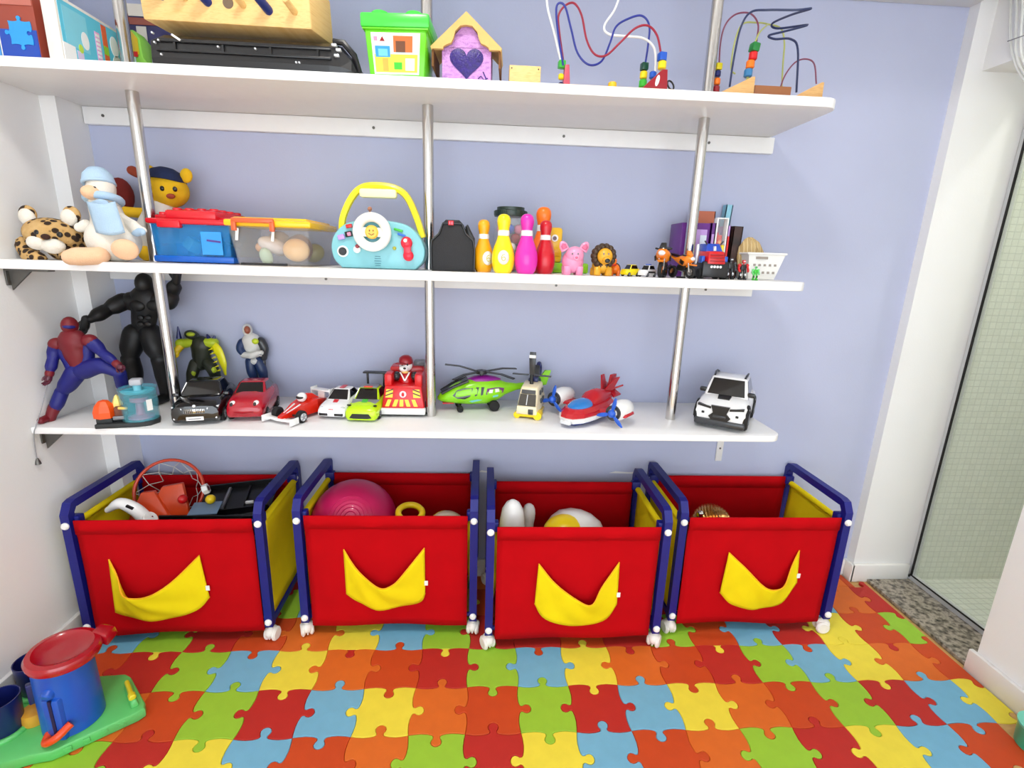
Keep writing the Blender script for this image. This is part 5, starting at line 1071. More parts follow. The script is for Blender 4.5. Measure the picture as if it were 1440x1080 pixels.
# jar
t = thing('toy_jar', 'clear jar of small toys with a dark green screw lid, behind the bowling pins', 'jar', (-0.034, -0.100, Z2))
MB().lathe([(.034, .0), (.039, .004), (.040, .11), (.034, .132), (.033, .134), (.0325, .132), (.038, .11), (.037, .006), (0, .003)], 32).build('glass', mat('clear_jar', (220, 228, 230), .06, var=.0, alpha=.12), t)
m = MB(); m.lathe([(0, .132), (.040, .132), (.041, .136), (.040, .146), (.034, .147), (.034, .154), (0, .156)], 32); ld_ = m.build('lid', plastic('lid_dark_green', (24, 46, 36), .35), t)
for k in range(20): a = 2 * PI * k / 20; MB().box((.0405 * math.cos(a), .0405 * math.sin(a), .140), (.002, .003, .010), (0, 0, a)).build('lid_ridge', MATS['lid_dark_green'], ld_)
rnd = random.Random(3)
for i in range(26):
    z = .014 + .022 * (i // 5); a = i * 1.26 + (i // 5) * .5
    ci = rnd.randrange(8); b = tag(MB().ell((0, 0, 0), .0125, n=12, m=8).build('marble', [BLUE, DRED, WHT, BLK, PINKR, GREY, plastic('marble_sand', (206, 176, 150)), LBLUE][ci]), ['blue', 'dark red', 'white', 'black', 'pink', 'grey', 'sandy', 'pale blue'][ci] + ' marble seen through the side of the clear jar', 'marble', ['blue', 'dark red', 'white', 'black', 'pink', 'grey', 'sandy', 'pale blue'][ci] + ' marbles in the jar'); b.location = (-0.034 + .022 * math.cos(a), -.100 + .022 * math.sin(a), Z2 + z)
# yellow bird-like stacking toy on a green base
t = thing('toy_tower', 'yellow toy block with a round eye on a lime green base, behind the pig', 'toy', (0.092, -0.088, Z2))
MB().box((.012, 0, .013), (.125, .05, .025), bev=.004).build('base', plastic('base_lime', (140, 206, 26)), t)
m = MB(); m.box((-.018, 0, .068), (.048, .04, .086), bev=.008); m.build('block', plastic('tower_yellow', (236, 186, 20)), t)
e = MB().cyl((-.014, -.018, .085), (-.014, -.0215, .085), .0085, n=18).build('eye', WHT, t); MB().cyl((-.0145, -.0215, .0845), (-.0145, -.0225, .0845), .005, n=16).build('pupil', plastic('eye_plum', (90, 50, 60)), e)
MB().box((-.014, -.019, .050), (.028, .005, .02), bev=.002).build('relief', plastic('tower_amber', (226, 166, 20)), t); MB().box((-.046, 0, .07), (.014, .03, .075), bev=.005).build('side_block', MATS['tower_yellow'], t)
# pink pig
PIG = plastic('pig_pink', (240, 150, 186), .4); PIGD = plastic('pig_dark_pink', (206, 96, 134), .4)
t = thing('toy_pig', 'small pink plastic pig with upright ears', 'toy animal', (0.107, -0.222, Z2))
m = MB(); m.ell((0, 0, .030), (.025, .028, .027), n=22, m=14); m.ell((.002, -.012, .044), (.021, .019, .020), n=22, m=14)
for sx in (-1, 1):
    for y in (-.016, .016): m.cyl((sx * .014, y, 0), (sx * .014, y, .02), .008, .009, n=12, bev=.0015)
m.build('body', PIG, t)
for s in (-1, 1):
    e = MB(); e.lathe([(0, 0), (.010, .002), (.0095, .014), (.005, .022), (0, .024)], 14, T((s * .019, -.010, .053), R(0, s * 28, 0), (1, .5, 1))); e = e.build('ear', PIG, t)
    MB().lathe([(0, .003), (.006, .005), (.006, .013), (0, .018)], 12, T((s * .0195, -.0142, .054), R(0, s * 28, 0), (1, .35, 1))).build('ear_inside', PIGD, e)
    MB().ell((s * .0065, -.0305, .047), (.002, .0015, .0024)).build('eye', GREY, t)
sn = MB().cyl((.003, -.026, .0395), (.003, -.0335, .039), .0068, n=16, bev=.0015).build('snout', PIG, t); MB().ell((.003, -.0338, .039), (.0035, .001, .0025)).build('nostrils', PIGD, sn)
# lion
LIO = plastic('lion_gold', (226, 164, 34), .45); MAN = plastic('lion_mane', (62, 42, 22), .6)
t = thing('toy_lion', 'small golden plastic lion with dark brown mane', 'toy animal', (0.176, -0.222, Z2))
m = MB(); m.ell((0, .006, .022), (.022, .028, .018))
for sx in (-1, 1):
    m.cyl((sx * .013, -.014, 0), (sx * .013, -.012, .02), .0085, .008, n=12, bev=.002); m.cyl((sx * .014, .022, 0), (sx * .014, .020, .018), .009, .008, n=12, bev=.002)
m.build('body', LIO, t)
m = MB()
for k in range(14): a = 2 * PI * k / 14; m.ell((.022 * math.cos(a), -.010, .044 + .021 * math.sin(a)), (.0085, .012, .0085), n=10, m=6)
m.ell((0, -.006, .044), (.024, .012, .022)); m.build('mane', MAN, t)
hd = MB(); hd.ell((.001, -.020, .044), (.0175, .013, .018)); hd.ell((.003, -.030, .036), (.010, .010, .0085)); hd = hd.build('head', LIO, t)
MB().ell((.003, -.040, .034), (.0062, .003, .005)).build('mouth', BLK, hd)
for s in (-1, 1): MB().ell((.001 + s * .0055, -.0315, .049), (.0018, .0012, .0026)).build('eye', GREY, hd)
# small tiger behind the lion
t = thing('toy_tiger', 'tiny orange striped plastic animal beside the lion', 'toy animal', (0.214, -0.185, Z2))
m = MB(); m.ell((0, 0, .016), (.014, .02, .013)); m.ell((-.006, -.012, .034), (.009, .009, .010))
for sx in (-1, 1): m.cyl((sx * .008, -.010, 0), (sx * .008, -.010, .014), .005, n=10)
m.build('body', ORG, t); MB().torus((-.006, -.010, .026), .007, .002, R(10, 0, 0)).build('collar', RED, t)
for k in range(3): MB().torus((0, -.008 + .008 * k, .016), .0132, .0012, R(90, 0, 0), n=20).build('stripe', BLK, t)
# little cars
LY = plastic('mini_yellow', (246, 220, 24), .3)
t = car('toy_car', 'tiny yellow toy car between the lion and the motorcycles', (0.250, -0.200, Z2), -62, .045, .024, [(-.5, .004, .012, .8), (-.42, .003, .016, 1), (.42, .003, .018, 1), (.5, .006, .014, .85)], (-.25, .38, -.1, .25, .015, .027, .86, .66), LY, .005, (-.3, .3), ww=.004)
t = car('toy_car', 'tiny white toy police car between the yellow car and the motorcycles', (0.290, -0.205, Z2), -50, .05, .024, [(-.5, .004, .012, .8), (-.42, .003, .016, 1), (.42, .003, .018, 1), (.5, .006, .014, .85)], (-.25, .38, -.1, .25, .015, .027, .86, .66), PWHT, .005, (-.3, .3), ww=.004)
MB().box((0, .002, .028), (.014, .005, .003), bev=.001).build('light_bar', BLUE, t); MB().box((.0122, 0, .011), (.0008, .03, .004)).build('door_print', BLK, t)
# motorcycles
MOR = plastic('moto_orange', (232, 130, 30), .25)
def moto(label, x, y, rz, s, bk, lean=0):
    t = thing('toy_motorcycle', label, 'toy motorcycle', (x, y, Z2), rz, 'orange toy motorcycles'); t.scale = (s, s, s)
    for yy in (-.030, .030):
        w_ = MB().torus((0, yy, .0155), .0115, .004, R(0, 90, 0), n=22).build('wheel', RUB, t); MB().cyl((-.002, yy, .0155), (.002, yy, .0155), .0085, n=16).build('rim', CHR if not bk else MOR, w_)
    m = MB(); m.loft([[(w * math.cos(a), y_, z_ + h * math.sin(a)) for a in [2 * PI * i / 12 for i in range(12)]] for y_, z_, w, h in ((-.034, .046, .006, .005), (-.026, .047, .012, .011), (-.012, .042, .015, .014), (.006, .044, .012, .011), (.022, .046, .007, .005), (.040, .054, .004, .003))]); m.build('fairing', MOR, t)
    MB().box((0, -.002, .026), (.014, .03, .016), bev=.004).build('engine', BLK, t)
    for sx in (-1, 1):
        MB().cyl((sx * .005, -.030, .0155), (sx * .005, -.022, .05), .0018, n=8).build('fork', CHR, t); MB().cyl((sx * .003, -.018, .054), (sx * .016, -.013, .057), .0018, n=8).build('handlebar', BLK, t)
    MB().prism([(-.044, .031), (-.030, .033), (-.018, .027), (-.018, .029), (-.030, .036), (-.045, .034)], -.005, .005, 'x').build('front_mudguard', MOR, t)
    MB().ell((0, -.0335, .048), (.007, .004, .005)).build('headlight', LENS, t)
    for sx in (-1, 1): MB().box((sx * .0135, -.010, .040), (.003, .016, .010), R(25, 0, sx * 12), bev=.001).build('side_vent', BLK, t)
    m = MB(); m.hexa([(-.008, -.028, .056), (.008, -.028, .056), (.006, -.016, .056), (-.006, -.016, .056)], [(-.005, -.020, .068), (.005, -.020, .068), (.005, -.016, .068), (-.005, -.016, .068)], .001); m.build('windshield', GLS if bk else MOR, t)
    MB().prism([(.004, .050), (.04, .058), (.042, .062), (.006, .056)], -.006, .006, 'x').build('seat', BLK, t)
    MB().cyl((.007, .0, .018), (.009, .036, .024), .003, n=10).build('exhaust', CHR if not bk else BLK, t)
    MB().box((0, .0, .0022), (.012, .02, .004)).build('stand', BLK, t)
    return t
moto('taller orange toy motorcycle with a dark windshield, left of the pair', 0.322, -0.218, -28, 1.15, True)
moto('shorter orange toy motorcycle with chrome fork, right of the pair', 0.364, -0.226, 24, .92, False)
# red and blue truck
t = thing('toy_truck', 'red and blue toy truck with four round lamps below a red bonnet', 'toy truck', (0.434, -0.218, Z2))
m = MB(); m.box((0, .006, .022), (.060, .075, .036), bev=.004); m.build('bumper', BLK, t)
m = MB(); m.hexa([(-.021, -.034, .034), (.021, -.034, .034), (.024, .03, .034), (-.024, .03, .034)], [(-.018, -.030, .062), (.018, -.030, .062), (.022, .03, .066), (-.022, .03, .066)], .003); m.build('bonnet', RED, t)
for k in range(3): MB().box((0, -.0345 + .0008 * k, .041 + .007 * k), (.032, .003, .0022), bev=.0006).build('grille_slat', DRED, t)
m = MB(); m.hexa([(-.020, -.016, .062), (.020, -.016, .062), (.022, .03, .062), (-.022, .03, .062)], [(-.015, -.004, .080), (.015, -.004, .080), (.018, .03, .080), (-.018, .03, .080)], .002); m.build('cab', plastic('cab_blue', (30, 70, 180)), t)
MB().prism([(-.003, .064), (.003, .064), (.002, .074), (-.002, .074)], -.0165, -.010, 'y').build('windscreen_bar', LENS, t)
for k in range(4): MB().cyl((-.0105 + .007 * k, -.030, .028), (-.0105 + .007 * k, -.0335, .028), .003, n=12).build('lamp', LENS, t)
for s in (-1, 1):
    MB().cyl((s * .029, .012, .034), (s * .029, .012, .078), .004, n=12).build('exhaust_stack', LENS if s < 0 else YEL, t); MB().box((s * .027, -.012, .044), (.008, .02, .016), bev=.002).build('side_step', BLUE, t)
    for y in (-.014, .026): MB().cyl((s * .020, y, .0125), (s * .034, y, .0125), .0125, n=18, bev=.002).build('wheel', RUB, t)
    MB().cyl((s * .016, -.006, .078), (s * .022, -.006, .086), .0016, n=6).build('mirror', DGREY, t)
# books and boxes behind the truck
def book(name, label, cat, x0, x1, y0, y1, h, cover, page=None, tilt=0, spine=None):
    t = thing(name, label, cat, ((x0 + x1) / 2, (y0 + y1) / 2, Z2)); t.rotation_euler = R(0, tilt, 0)
    w = x1 - x0; d = y1 - y0
    m = MB(); m.box((-w / 2 + .0012, 0, h / 2), (.0024, d, h)); m.box((w / 2 - .0012, 0, h / 2), (.0024, d, h)); m.box((0, -d / 2 + .0012, h / 2), (w, .0024, h)); m.build('cover', cover, t)
    MB().box((0, .002, h / 2), (w - .0052, d - .006, h - .006)).build('pages', page or PWHT, t)
    if spine: MB().box((0, -d / 2 - .0006, h * .55), (w * .5, .0012, h * .5)).build('spine_print', spine, t)
    return t
PUR = plastic('cover_purple', (92, 24, 122), .4); LAV = plastic('cover_lavender', (180, 140, 204), .4)
t = thing('gift_box', 'purple cardboard box with lavender front standing behind the right pole', 'box', (0.428, -0.085, Z2))
MB().box((0, 0, .066), (.072, .08, .132), bev=.002).build('carton', PUR, t); MB().box((.004, -.0406, .064), (.050, .0014, .105)).build('front_panel', LAV, t); MB().box((.020, -.0420, .058), (.016, .0014, .09)).build('window', plastic('box_window', (206, 214, 226), .2), t)
book('book', 'thin purple book standing to the right of the purple box', 'book', .4665, .4785, -.125, -.03, .133, PUR, spine=LAV)
book('book', 'lilac striped book pressed between purple book and dark book', 'book', .5085, .5175, -.125, -.03, .128, LAV, spine=RED)
book('book', 'thick dark brown book at the right end of the row', 'book', .519, .543, -.13, -.03, .127, spotmat('dark_cover', [(.3, (20, 18, 18)), (.6, (64, 40, 34)), (.8, (26, 22, 22))], 30, .5, 'noise'), tilt=1.5)
book('book', 'orange-brown book cover showing above the row of books', 'book', .452, .518, -.024, -.006, .170, plastic('cover_terracotta', (196, 104, 70), .5))
book('book', 'pale blue book leaning at the right end behind the dark book', 'book', .534, .552, -.027, -.006, .188, plastic('cover_sky', (140, 200, 220), .5), tilt=3, spine=NAVY)
t = thing('blister_pack', 'white framed clear toy pack with a red insert, standing among the books', 'packaging', (0.4935, -0.118, Z2))
m = MB(); w, h = .026, .146
for c, d in (((-w / 2, 0, h / 2), (.003, .02, h)), ((w / 2, 0, h / 2), (.003, .02, h)), ((0, 0, h - .0015), (w, .02, .003)), ((0, 0, .0015), (w, .02, .003))): m.box(c, d, bev=.0008)
m.build('frame', WHT, t); MB().box((-.002, -.004, .055), (.012, .006, .10), bev=.002).build('red_insert', RED, t); MB().cyl((-.002, -.007, .088), (-.002, -.0082, .088), .004, n=14).build('gold_badge', plastic('badge_orange', (240, 160, 50)), t)
MB().box((-.009, -.0092, .095), (.003, .0008, .03)).build('print', RED, t); MB().box((0, -.0095, h / 2), (w - .003, .0008, h - .006)).build('clear_front', CLR, t)
# tiny robots
def robot(label, x, y, h, ma, mb_, mc):
    t = thing('toy_robot', label, 'toy robot', (x, y, Z2), 0, 'tiny plastic robots'); u = h / 10
    m = MB(); m.box((0, 0, 6 * u), (2.6 * u, 1.8 * u, 2.6 * u), bev=.3 * u); m.build('torso', ma, t)
    m = MB(); m.box((0, -.1 * u, 8.7 * u), (1.5 * u, 1.4 * u, 1.5 * u), bev=.3 * u); m.cyl((0, 0, 7 * u), (0, 0, 8.2 * u), .4 * u, n=8); hd = m.build('head', mb_, t)
    MB().box((0, -.85 * u, 8.8 * u), (1.0 * u, .2 * u, .4 * u)).build('visor', mc, hd)
    for s in (-1, 1):
        m = MB(); m.ell((s * 1.9 * u, 0, 6.9 * u), .9 * u, n=12, m=8); m.limb([(s * 1.9 * u, 0, 6.8 * u), (s * 2.3 * u, -.4 * u, 5.3 * u), (s * 2.1 * u, -1.2 * u, 4.2 * u)], [.6 * u, .55 * u, .6 * u], n=8); m.build('arm', mb_, t)
        m = MB(); m.limb([(s * .8 * u, 0, 4.8 * u), (s * 1.1 * u, -.3 * u, 2.6 * u), (s * 1.1 * u, 0, .9 * u)], [.75 * u, .65 * u, .7 * u], n=8); m.box((s * 1.15 * u, -.4 * u, .45 * u), (1.3 * u, 2.2 * u, .9 * u), bev=.2 * u); m.build('leg', ma, t)
        MB().ell((s * 1.1 * u, -.9 * u, 2.4 * u), (.5 * u, .4 * u, .7 * u)).build('knee_plate', mc, t)
robot('tiny black and silver robot figure beside the toy truck', 0.485, -0.215, .052, BLK, DGREY, LENS)
robot('tiny red and black robot figure in front of the basket', 0.5125, -0.222, .048, BLK, RED, LENS)
robot('tiny green robot figure in front of the white basket', 0.5385, -0.232, .034, GRN, plastic('robot_green', (110, 210, 120)), BLK)
# white basket with a shell in it
t = thing('basket', 'small white plastic basket with punched holes at the right end of the shelf', 'basket', (0.5885, -0.140, Z2))
WB = plastic('basket_white', (236, 234, 228), .45)
shell(MB(), .066, .060, .092, .086, .001, .062, .002).build('basket', WB, t)
m = MB(); w, d, z = .094, .088, .062
for a, b in (((-w / 2, -d / 2, z), (w / 2, -d / 2, z)), ((w / 2, -d / 2, z), (w / 2, d / 2, z)), ((w / 2, d / 2, z), (-w / 2, d / 2, z)), ((-w / 2, d / 2, z), (-w / 2, -d / 2, z))): m.cyl(a, b, .0026, n=8)
m.build('rim', WB, t); HOLE = plastic('hole_shadow', (150, 140, 130), .6)
for k in range(5):
    for j in range(2):
        zz = .018 + .018 * j; f = zz / .062; yy = -(.060 + (.086 - .060) * f) / 2; MB().box((-.026 + .013 * k, yy - .0002, zz), (.006, .001, .007), R(-12, 0, 0)).build('hole', HOLE, t)
MB().box((-.012, -.0425, .052), (.03, .001, .006), R(-12, 0, 0), bev=.0004).build('hand_slot', HOLE, t)
t = thing('straw_shell', 'beige straw toy shell standing in the white basket', 'toy', (0.584, -0.135, Z2 + .004))
m = MB(); STR = spotmat('straw', [(.2, (190, 160, 106)), (.5, (218, 196, 150)), (.8, (176, 146, 96))], 20, .8, 'wave', (1, 1, 1), dist=2)
m.lathe([(.010, 0), (.026, .012), (.034, .034), (.034, .058), (.026, .082), (.010, .098), (0, .101)], 24, T((0, 0, 0), R(0, -14, 0), (1, .45, 1))); m.build('shell', STR, t)
for s in (-1, 0, 1): MB().tube([(s * .012, -.0165, .02), (s * .014 - .008, -.0165, .05), (s * .006 - .02, -.008, .094)], .0012, 6).build('rib', plastic('straw_rib', (196, 170, 120), .7), t)
# ================================================================ things on the top shelf
def carton(name, label, x0, x1, y0, y1, h, m_, rz=0, cat='box'):
    t = thing(name, label, cat, ((x0 + x1) / 2, (y0 + y1) / 2, Z1), rz); MB().box((0, 0, h / 2), (x1 - x0, y1 - y0, h), bev=.001).build('carton', m_, t); return t
LB = plastic('print_light_blue', (70, 150, 214), .35); CY = plastic('print_cyan', (96, 196, 222), .35); BRN = plastic('print_brick', (150, 62, 44), .4); TER = plastic('print_rose', (186, 106, 92), .4); CREAM = plastic('print_cream', (226, 222, 214), .4)
t = carton('puzzle_box', 'light blue box standing in the corner on the top shelf', -1.108, -1.034, -.262, -.11, .135, LB)
MB().ell((.02, -.0765, .06), (.008, .0006, .010)).build('print_dot', WHT, t)
t = carton('puzzle_box', 'brick red box with a big blue jigsaw piece printed on its end', -1.031, -.960, -.262, -.09, .140, BRN)
def jigpoly(cx, cz, s): 
    P = jig((-.5, -.5), (.5, -.5), 1) + jig((.5, -.5), (.5, .5), -1) + jig((.5, .5), (-.5, .5), 1) + jig((-.5, .5), (-.5, -.5), 1); return [(cx + p.x * s, cz + p.y * s) for p in P]
MB().box((0, -.0866, .115), (.068, .0012, .046)).build('print_roof', TER, t); MB().box((0, -.0866, .026), (.069, .0012, .05)).build('print_sky', plastic('print_deep_blue', (24, 70, 170)), t)
MB().prism(jigpoly(.006, .045, .040), -.0885, -.0865, 'y').build('print_piece', plastic('print_azure', (36, 150, 226), .3), t)
MB().box((-.035, -.0867, .07), (.002, .0012, .138)).build('edge_strip', CREAM, t)
t = carton('puzzle_box', 'pale blue picture puzzle box with little animals, beside the left pole', -.938, -.912, -.272, -.085, .114, CREAM)
X = .013                                   # the picture side looks towards the room (+x)
def pr(y0, y1, z0, z1, m_, name='print', off=.0006, bev=0): return MB().box((X + off / 2, (y0 + y1) / 2, (z0 + z1) / 2), (off + .0004, y1 - y0, z1 - z0), bev=bev).build(name, m_, t)
def pe(y, z, ry, rz_, m_, off=.0014): return MB().cyl((X, 0, 0), (X + off, 0, 0), 1.0, n=20).build('print', m_, t)
pr(-.088, .090, .006, .108, CY, 'picture'); pr(-.080, -.02, .034, .100, plastic('print_sky2', (130, 208, 226)), 'print_sky', .0010); pr(-.090, -.06, .004, .034, WHT, 'print_panel', .0012); pr(-.056, -.04, .004, .030, plastic('print_lilac', (214, 200, 226)), 'print_panel', .0012)
pr(.000, .014, .03, .085, plastic('print_pink', (226, 170, 214)), 'print_title', .0012); pr(.022, .036, .0, .106, plastic('print_coral', (226, 100, 60)), 'print_stripe', .0012); pr(.022, .036, .05, .066, plastic('print_leaf', (150, 200, 60)), 'print_leaf', .0016)
def blob(y, z, ry, rz_, m_, name='print_animal', off=.0016):
    k = 20; MB().add([(X + off, y + ry * math.cos(2 * PI * i / k), z + rz_ * math.sin(2 * PI * i / k)) for i in range(k)] + [(X - .0005, y + ry * math.cos(2 * PI * i / k), z + rz_ * math.sin(2 * PI * i / k)) for i in range(k)], [list(range(k)), [2 * k - 1 - i for i in range(k)]] + [[i, (i + 1) % k, k + (i + 1) % k, k + i] for i in range(k)]).build(name, m_, t)
blob(-.030, .055, .010, .016, WHT); blob(-.045, .036, .006, .008, plastic('print_lime', (190, 220, 70))); blob(.056, .075, .012, .020, WHT); blob(.060, .035, .016, .024, CREAM); blob(.064, .03, .008, .014, YEL, off=.002); blob(.080, .07, .006, .014, plastic('print_navy2', (40, 70, 110)), off=.001)
for k in range(6): pr(.002, .012, .036 + .008 * k, .041 + .008 * k, PWHT, 'title_letter', .0018)
t = carton('puzzle_box', 'tall dark navy box standing against the wall behind the left pole', -.925, -.805, -.060, -.004, .185, plastic('carton_navy', (24, 24, 84), .4))
MB().box((0, -.0288, .150), (.118, .0014, .014)).build('print_band', plastic('print_rust', (140, 64, 50), .4), t); MB().box((0, -.0288, .172), (.118, .0014, .024)).build('print_top', CREAM, t); MB().box((-.02, -.0292, .125), (.022, .0014, .03), bev=.0005).build('print_figure', plastic('print_stone', (190, 186, 180)), t)
MB().box((.030, -.0292, .172), (.020, .0014, .022)).build('print_photo', plastic('print_olive', (110, 120, 90)), t)
t = thing('picture_box', 'green and yellow shaped picture box between the pole and the black case', 'box', (-.866, -.105, Z1), 0); t.scale = (1, 1, 1.25)
m = MB(); m.prism([(-.024, 0), (.036, 0), (.030, .030), (.014, .046), (.012, .075), (.0, .088), (-.014, .088), (-.024, .08)], -.02, .02, 'y', bev=.002); m.build('card', plastic('print_grass', (130, 196, 70), .4), t)
MB().prism([(-.020, .052), (.008, .05), (.008, .075), (-.002, .085), (-.016, .084)], -.0212, -.0196, 'y').build('print_figure', plastic('print_mustard', (210, 180, 40)), t); MB().box((-.010, -.0204, .03), (.018, .0012, .04)).build('print_window', plastic('print_ice', (200, 220, 230)), t); MB().box((.0, -.0216, .050), (.010, .0012, .008)).build('print_scarf', RED, t)
# black plastic case
t = thing('tool_case', 'black plastic carrying case lying flat under the wooden peg bench', 'case', (-.548, -.205, Z1), 0)
def cs(y, z): return y, z
prof = [(-.070, .0), (-.073, .012), (-.070, .046), (-.050, .058), (.040, .064), (.066, .058), (.070, .0)]
m = MB(); m.loft([[(x, y * sy, z * sz) for y, z in prof] for x, sy, sz in ((-.205, .80, .55), (-.198, .95, .90), (-.180, 1, 1), (.140, 1, 1), (.162, .98, .92), (.182, .92, .55), (.190, .85, .2))], smooth=False); CASE = plastic('case_black', (15, 15, 18), .3); m.build('shell', CASE, t)
m = MB(); m.box((-.02, -.073, .024), (.33, .006, .004), bev=.001); m.box((-.02, -.0725, .040), (.33, .005, .003), bev=.001); m.build('seam_rib', CASE, t)
for k in range(4): MB().box((-.15 + .09 * k, -.0735, .032), (.004, .003, .012)).build('rib', CASE, t)
for x, z in ((-.188, .052), (-.178, .040), (-.186, .036), (-.176, .016), (-.068, .034), (.002, .034), (.078, .014), (.084, .014)): MB().cyl((x, -.071, z), (x, -.0765, z), .0018, n=10).build('rivet', LENS, t)
MB().box((-.145, -.0745, .046), (.018, .004, .004), R(0, 32, 0), bev=.001).build('white_scratch_label', WHT, t)
for x, z in ((.152, .048), (.160, .040), (.156, .030)): MB().box((x, -.070, z), (.010, .012, .005), bev=.0015).build('latch', LENS, t)
m = MB(); m.tube([(.145, -.05, .062), (.165, -.052, .060), (.184, -.048, .040), (.192, -.045, .010)], .006, 8); m.build('corner_bumper', CASE, t)
# pounding bench on the case
t = thing('peg_bench', 'light wooden pounding bench with blue and plain pegs lying on the black case', 'toy', (-.600, -.225, Z1 + .0725), 0); t.rotation_euler = R(0, .3, 0)
m = MB(); m.hexa([(-.155, -.045, .004), (.160, -.045, .004), (.180, .035, .004), (-.140, .035, .004)], [(-.160, -.045, .085), (.158, -.045, .085), (.178, .030, .085), (-.142, .030, .085)], .003); m.build('block', WOOD, t)
pegs = [(-.118, .056, 1), (-.075, .052, 0), (-.035, .050, 1), (.032, .046, 0), (.078, .042, 1), (.128, .040, 0)]
for x, z, b in [(a_, z_ - .008, c_) for a_, z_, c_ in pegs]:
    if b: MB().cyl((x + .004, -.040, z - .004), (x - .012, -.088, z + .016), .0085, n=14, bev=.002).build('blue_peg', plastic('peg_blue', (22, 44, 122), .4), t)
    else: MB().cyl((x + .003, -.040, z - .002), (x - .006, -.072, z + .010), .0062, n=12, bev=.0015).build('wooden_peg', WOOD, t)
MB().cyl((.006, -.044, .040), (.006, -.0456, .040), .010, n=20).build('hole', plastic('hole_dark', (110, 90, 70), .7), t)
# green brick bucket
BG = plastic('bucket_green', (104, 214, 30), .3); BL = plastic('bucket_lid_green', (70, 216, 70), .3)
t = thing('brick_bucket', 'bright green brick bucket with studded lid and a picture label', 'bucket', (-.2755, -.222, Z1), -4); t.scale = (1, 1, .84)
m = MB(); m.hexa([(-.055, -.040, 0), (.055, -.040, 0), (.055, .040, 0), (-.055, .040, 0)], [(-.062, -.046, .104), (.062, -.046, .104), (.062, .046, .104), (-.062, .046, .104)], .005); m.build('bucket', BG, t)
m = MB(); m.box((0, 0, .118), (.136, .104, .030), bev=.005); lid_ = m.build('lid', BL, t)
for x in (-.034, .034):
    for y in (-.024, .024): MB().cyl((x, y, .132), (x, y, .143), .018, n=24, bev=.002).build('stud', BL, lid_)
MB().box((0, 0, .1015), (.130, .098, .004), bev=.001).build('rim', BG, t)
F = [(-.055, -.040, 0), (.055, -.040, 0), (.062, -.046, .104), (-.062, -.046, .104)]
lb = MB(); panel(lb, F, .10, .90, .08, .90, .001, .002); lb = lb.build('label', plastic('label_white', (242, 242, 232), .4), t)
def lp(u0, u1, v0, v1, m_, name, off=.0016): m = MB(); panel(m, F, u0, u1, v0, v1, off, .0016); return m.build(name, m_, lb)
lp(.13, .87, .12, .48, plastic('label_lime', (220, 226, 70)), 'print_meadow', .0013); lp(.13, .87, .48, .62, plastic('label_sky', (196, 228, 236)), 'print_sky', .0013)
lp(.15, .40, .42, .64, plastic('label_house_blue', (50, 150, 220)), 'print_house'); lp(.20, .36, .44, .58, LBLUE, 'print_door', .0018); lp(.46, .78, .52, .84, plastic('label_house_orange', (226, 110, 50)), 'print_house'); lp(.50, .66, .52, .74, plastic('label_brown', (110, 66, 40)), 'print_door', .0018)
lp(.26, .36, .14, .40, plastic('label_cat_orange', (232, 170, 70)), 'print_cat', .0018); lp(.66, .82, .16, .40, PWHT, 'print_dog', .0018); lp(.46, .60, .18, .32, GRN, 'print_bush', .0018); lp(.80, .86, .50, .70, CREAM, 'print_sheet', .0018)
lp(.14, .20, .74, .82, PINKR, 'print_logo'); 
_c = bil(F, .28, .77); MB().prism([(_c.x - .005, _c.z - .004), (_c.x + .005, _c.z - .004), (_c.x, _c.z + .006)], _c.y - .0016, _c.y, 'y').build('print_logo', DRED, lb)
# painted cardboard bird house
CARD = mat('cardboard_tan', (224, 182, 110), .8, var=.05, bump=.2); PAINT = spotmat('purple_glitter_paint', [(.25, (150, 90, 170)), (.5, (206, 150, 214)), (.75, (176, 110, 190))], 60, .45, 'noise', (1, 1, 2.2), bump=.5, detail=5); INK = mat('dark_purple_paint', (40, 10, 110), .35, var=.3, scale=120, bump=.5)
t = thing('bird_house', 'small cardboard house painted purple with a dark heart and tan roof', 'toy house', (-.138, -.215, Z1), -3); t.scale = (1, 1, .94)
m = MB(); m.hexa([(-.050, -.030, 0), (.050, -.030, 0), (.050, .040, 0), (-.050, .040, 0)], [(-.050, -.030, .072), (.050, -.030, .072), (.050, .040, .072), (-.050, .040, .072)]); m.prism([(-.046, .070), (.046, .070), (0, .122)], -.030, .040, 'y'); m.build('walls', PAINT, t)
for s in (-1, 1):
    m = MB(); m.hexa([(0, -.042, .128), (s * .070, -.042, .062), (s * .070, .052, .062), (0, .052, .128)], [(0, -.042, .135), (s * .072, -.042, .068), (s * .072, .052, .068), (0, .052, .135)]); m.build('roof_panel', CARD, t)
# scalloped gable front
arch = [(-.046, .068), (-.040, .072), (-.030, .076), (-.025, .086), (-.022, .098), (-.012, .108), (0, .110), (.012, .108), (.022, .098), (.025, .086), (.030, .076), (.040, .072), (.046, .068)]
m = MB(); m.prism([(-.070, .064), (-.046, .064)] + arch + [(.046, .064), (.070, .064), (0, .134)], -.0425, -.034, 'y'); m.build('gable_front', CARD, t)
m = MB(); m.box((.068, .004, .048), (.004, .085, .034)); m.build('eave_flap', mat('cardboard_brown', (120, 78, 40), .85), t); MB().box((-.068, .004, .048), (.004, .085, .034)).build('eave_flap', MATS['cardboard_brown'], t)
hp = []
for i in range(40):
    a = 2 * PI * i / 40; hp.append((16 * math.sin(a) ** 3 * .00215, (13 * math.cos(a) - 5 * math.cos(2 * a) - 2 * math.cos(3 * a) - math.cos(4 * a)) * .00215 + .044))
MB().prism(hp, -.0318, -.030, 'y', bev=.0004).build('heart', INK, t)
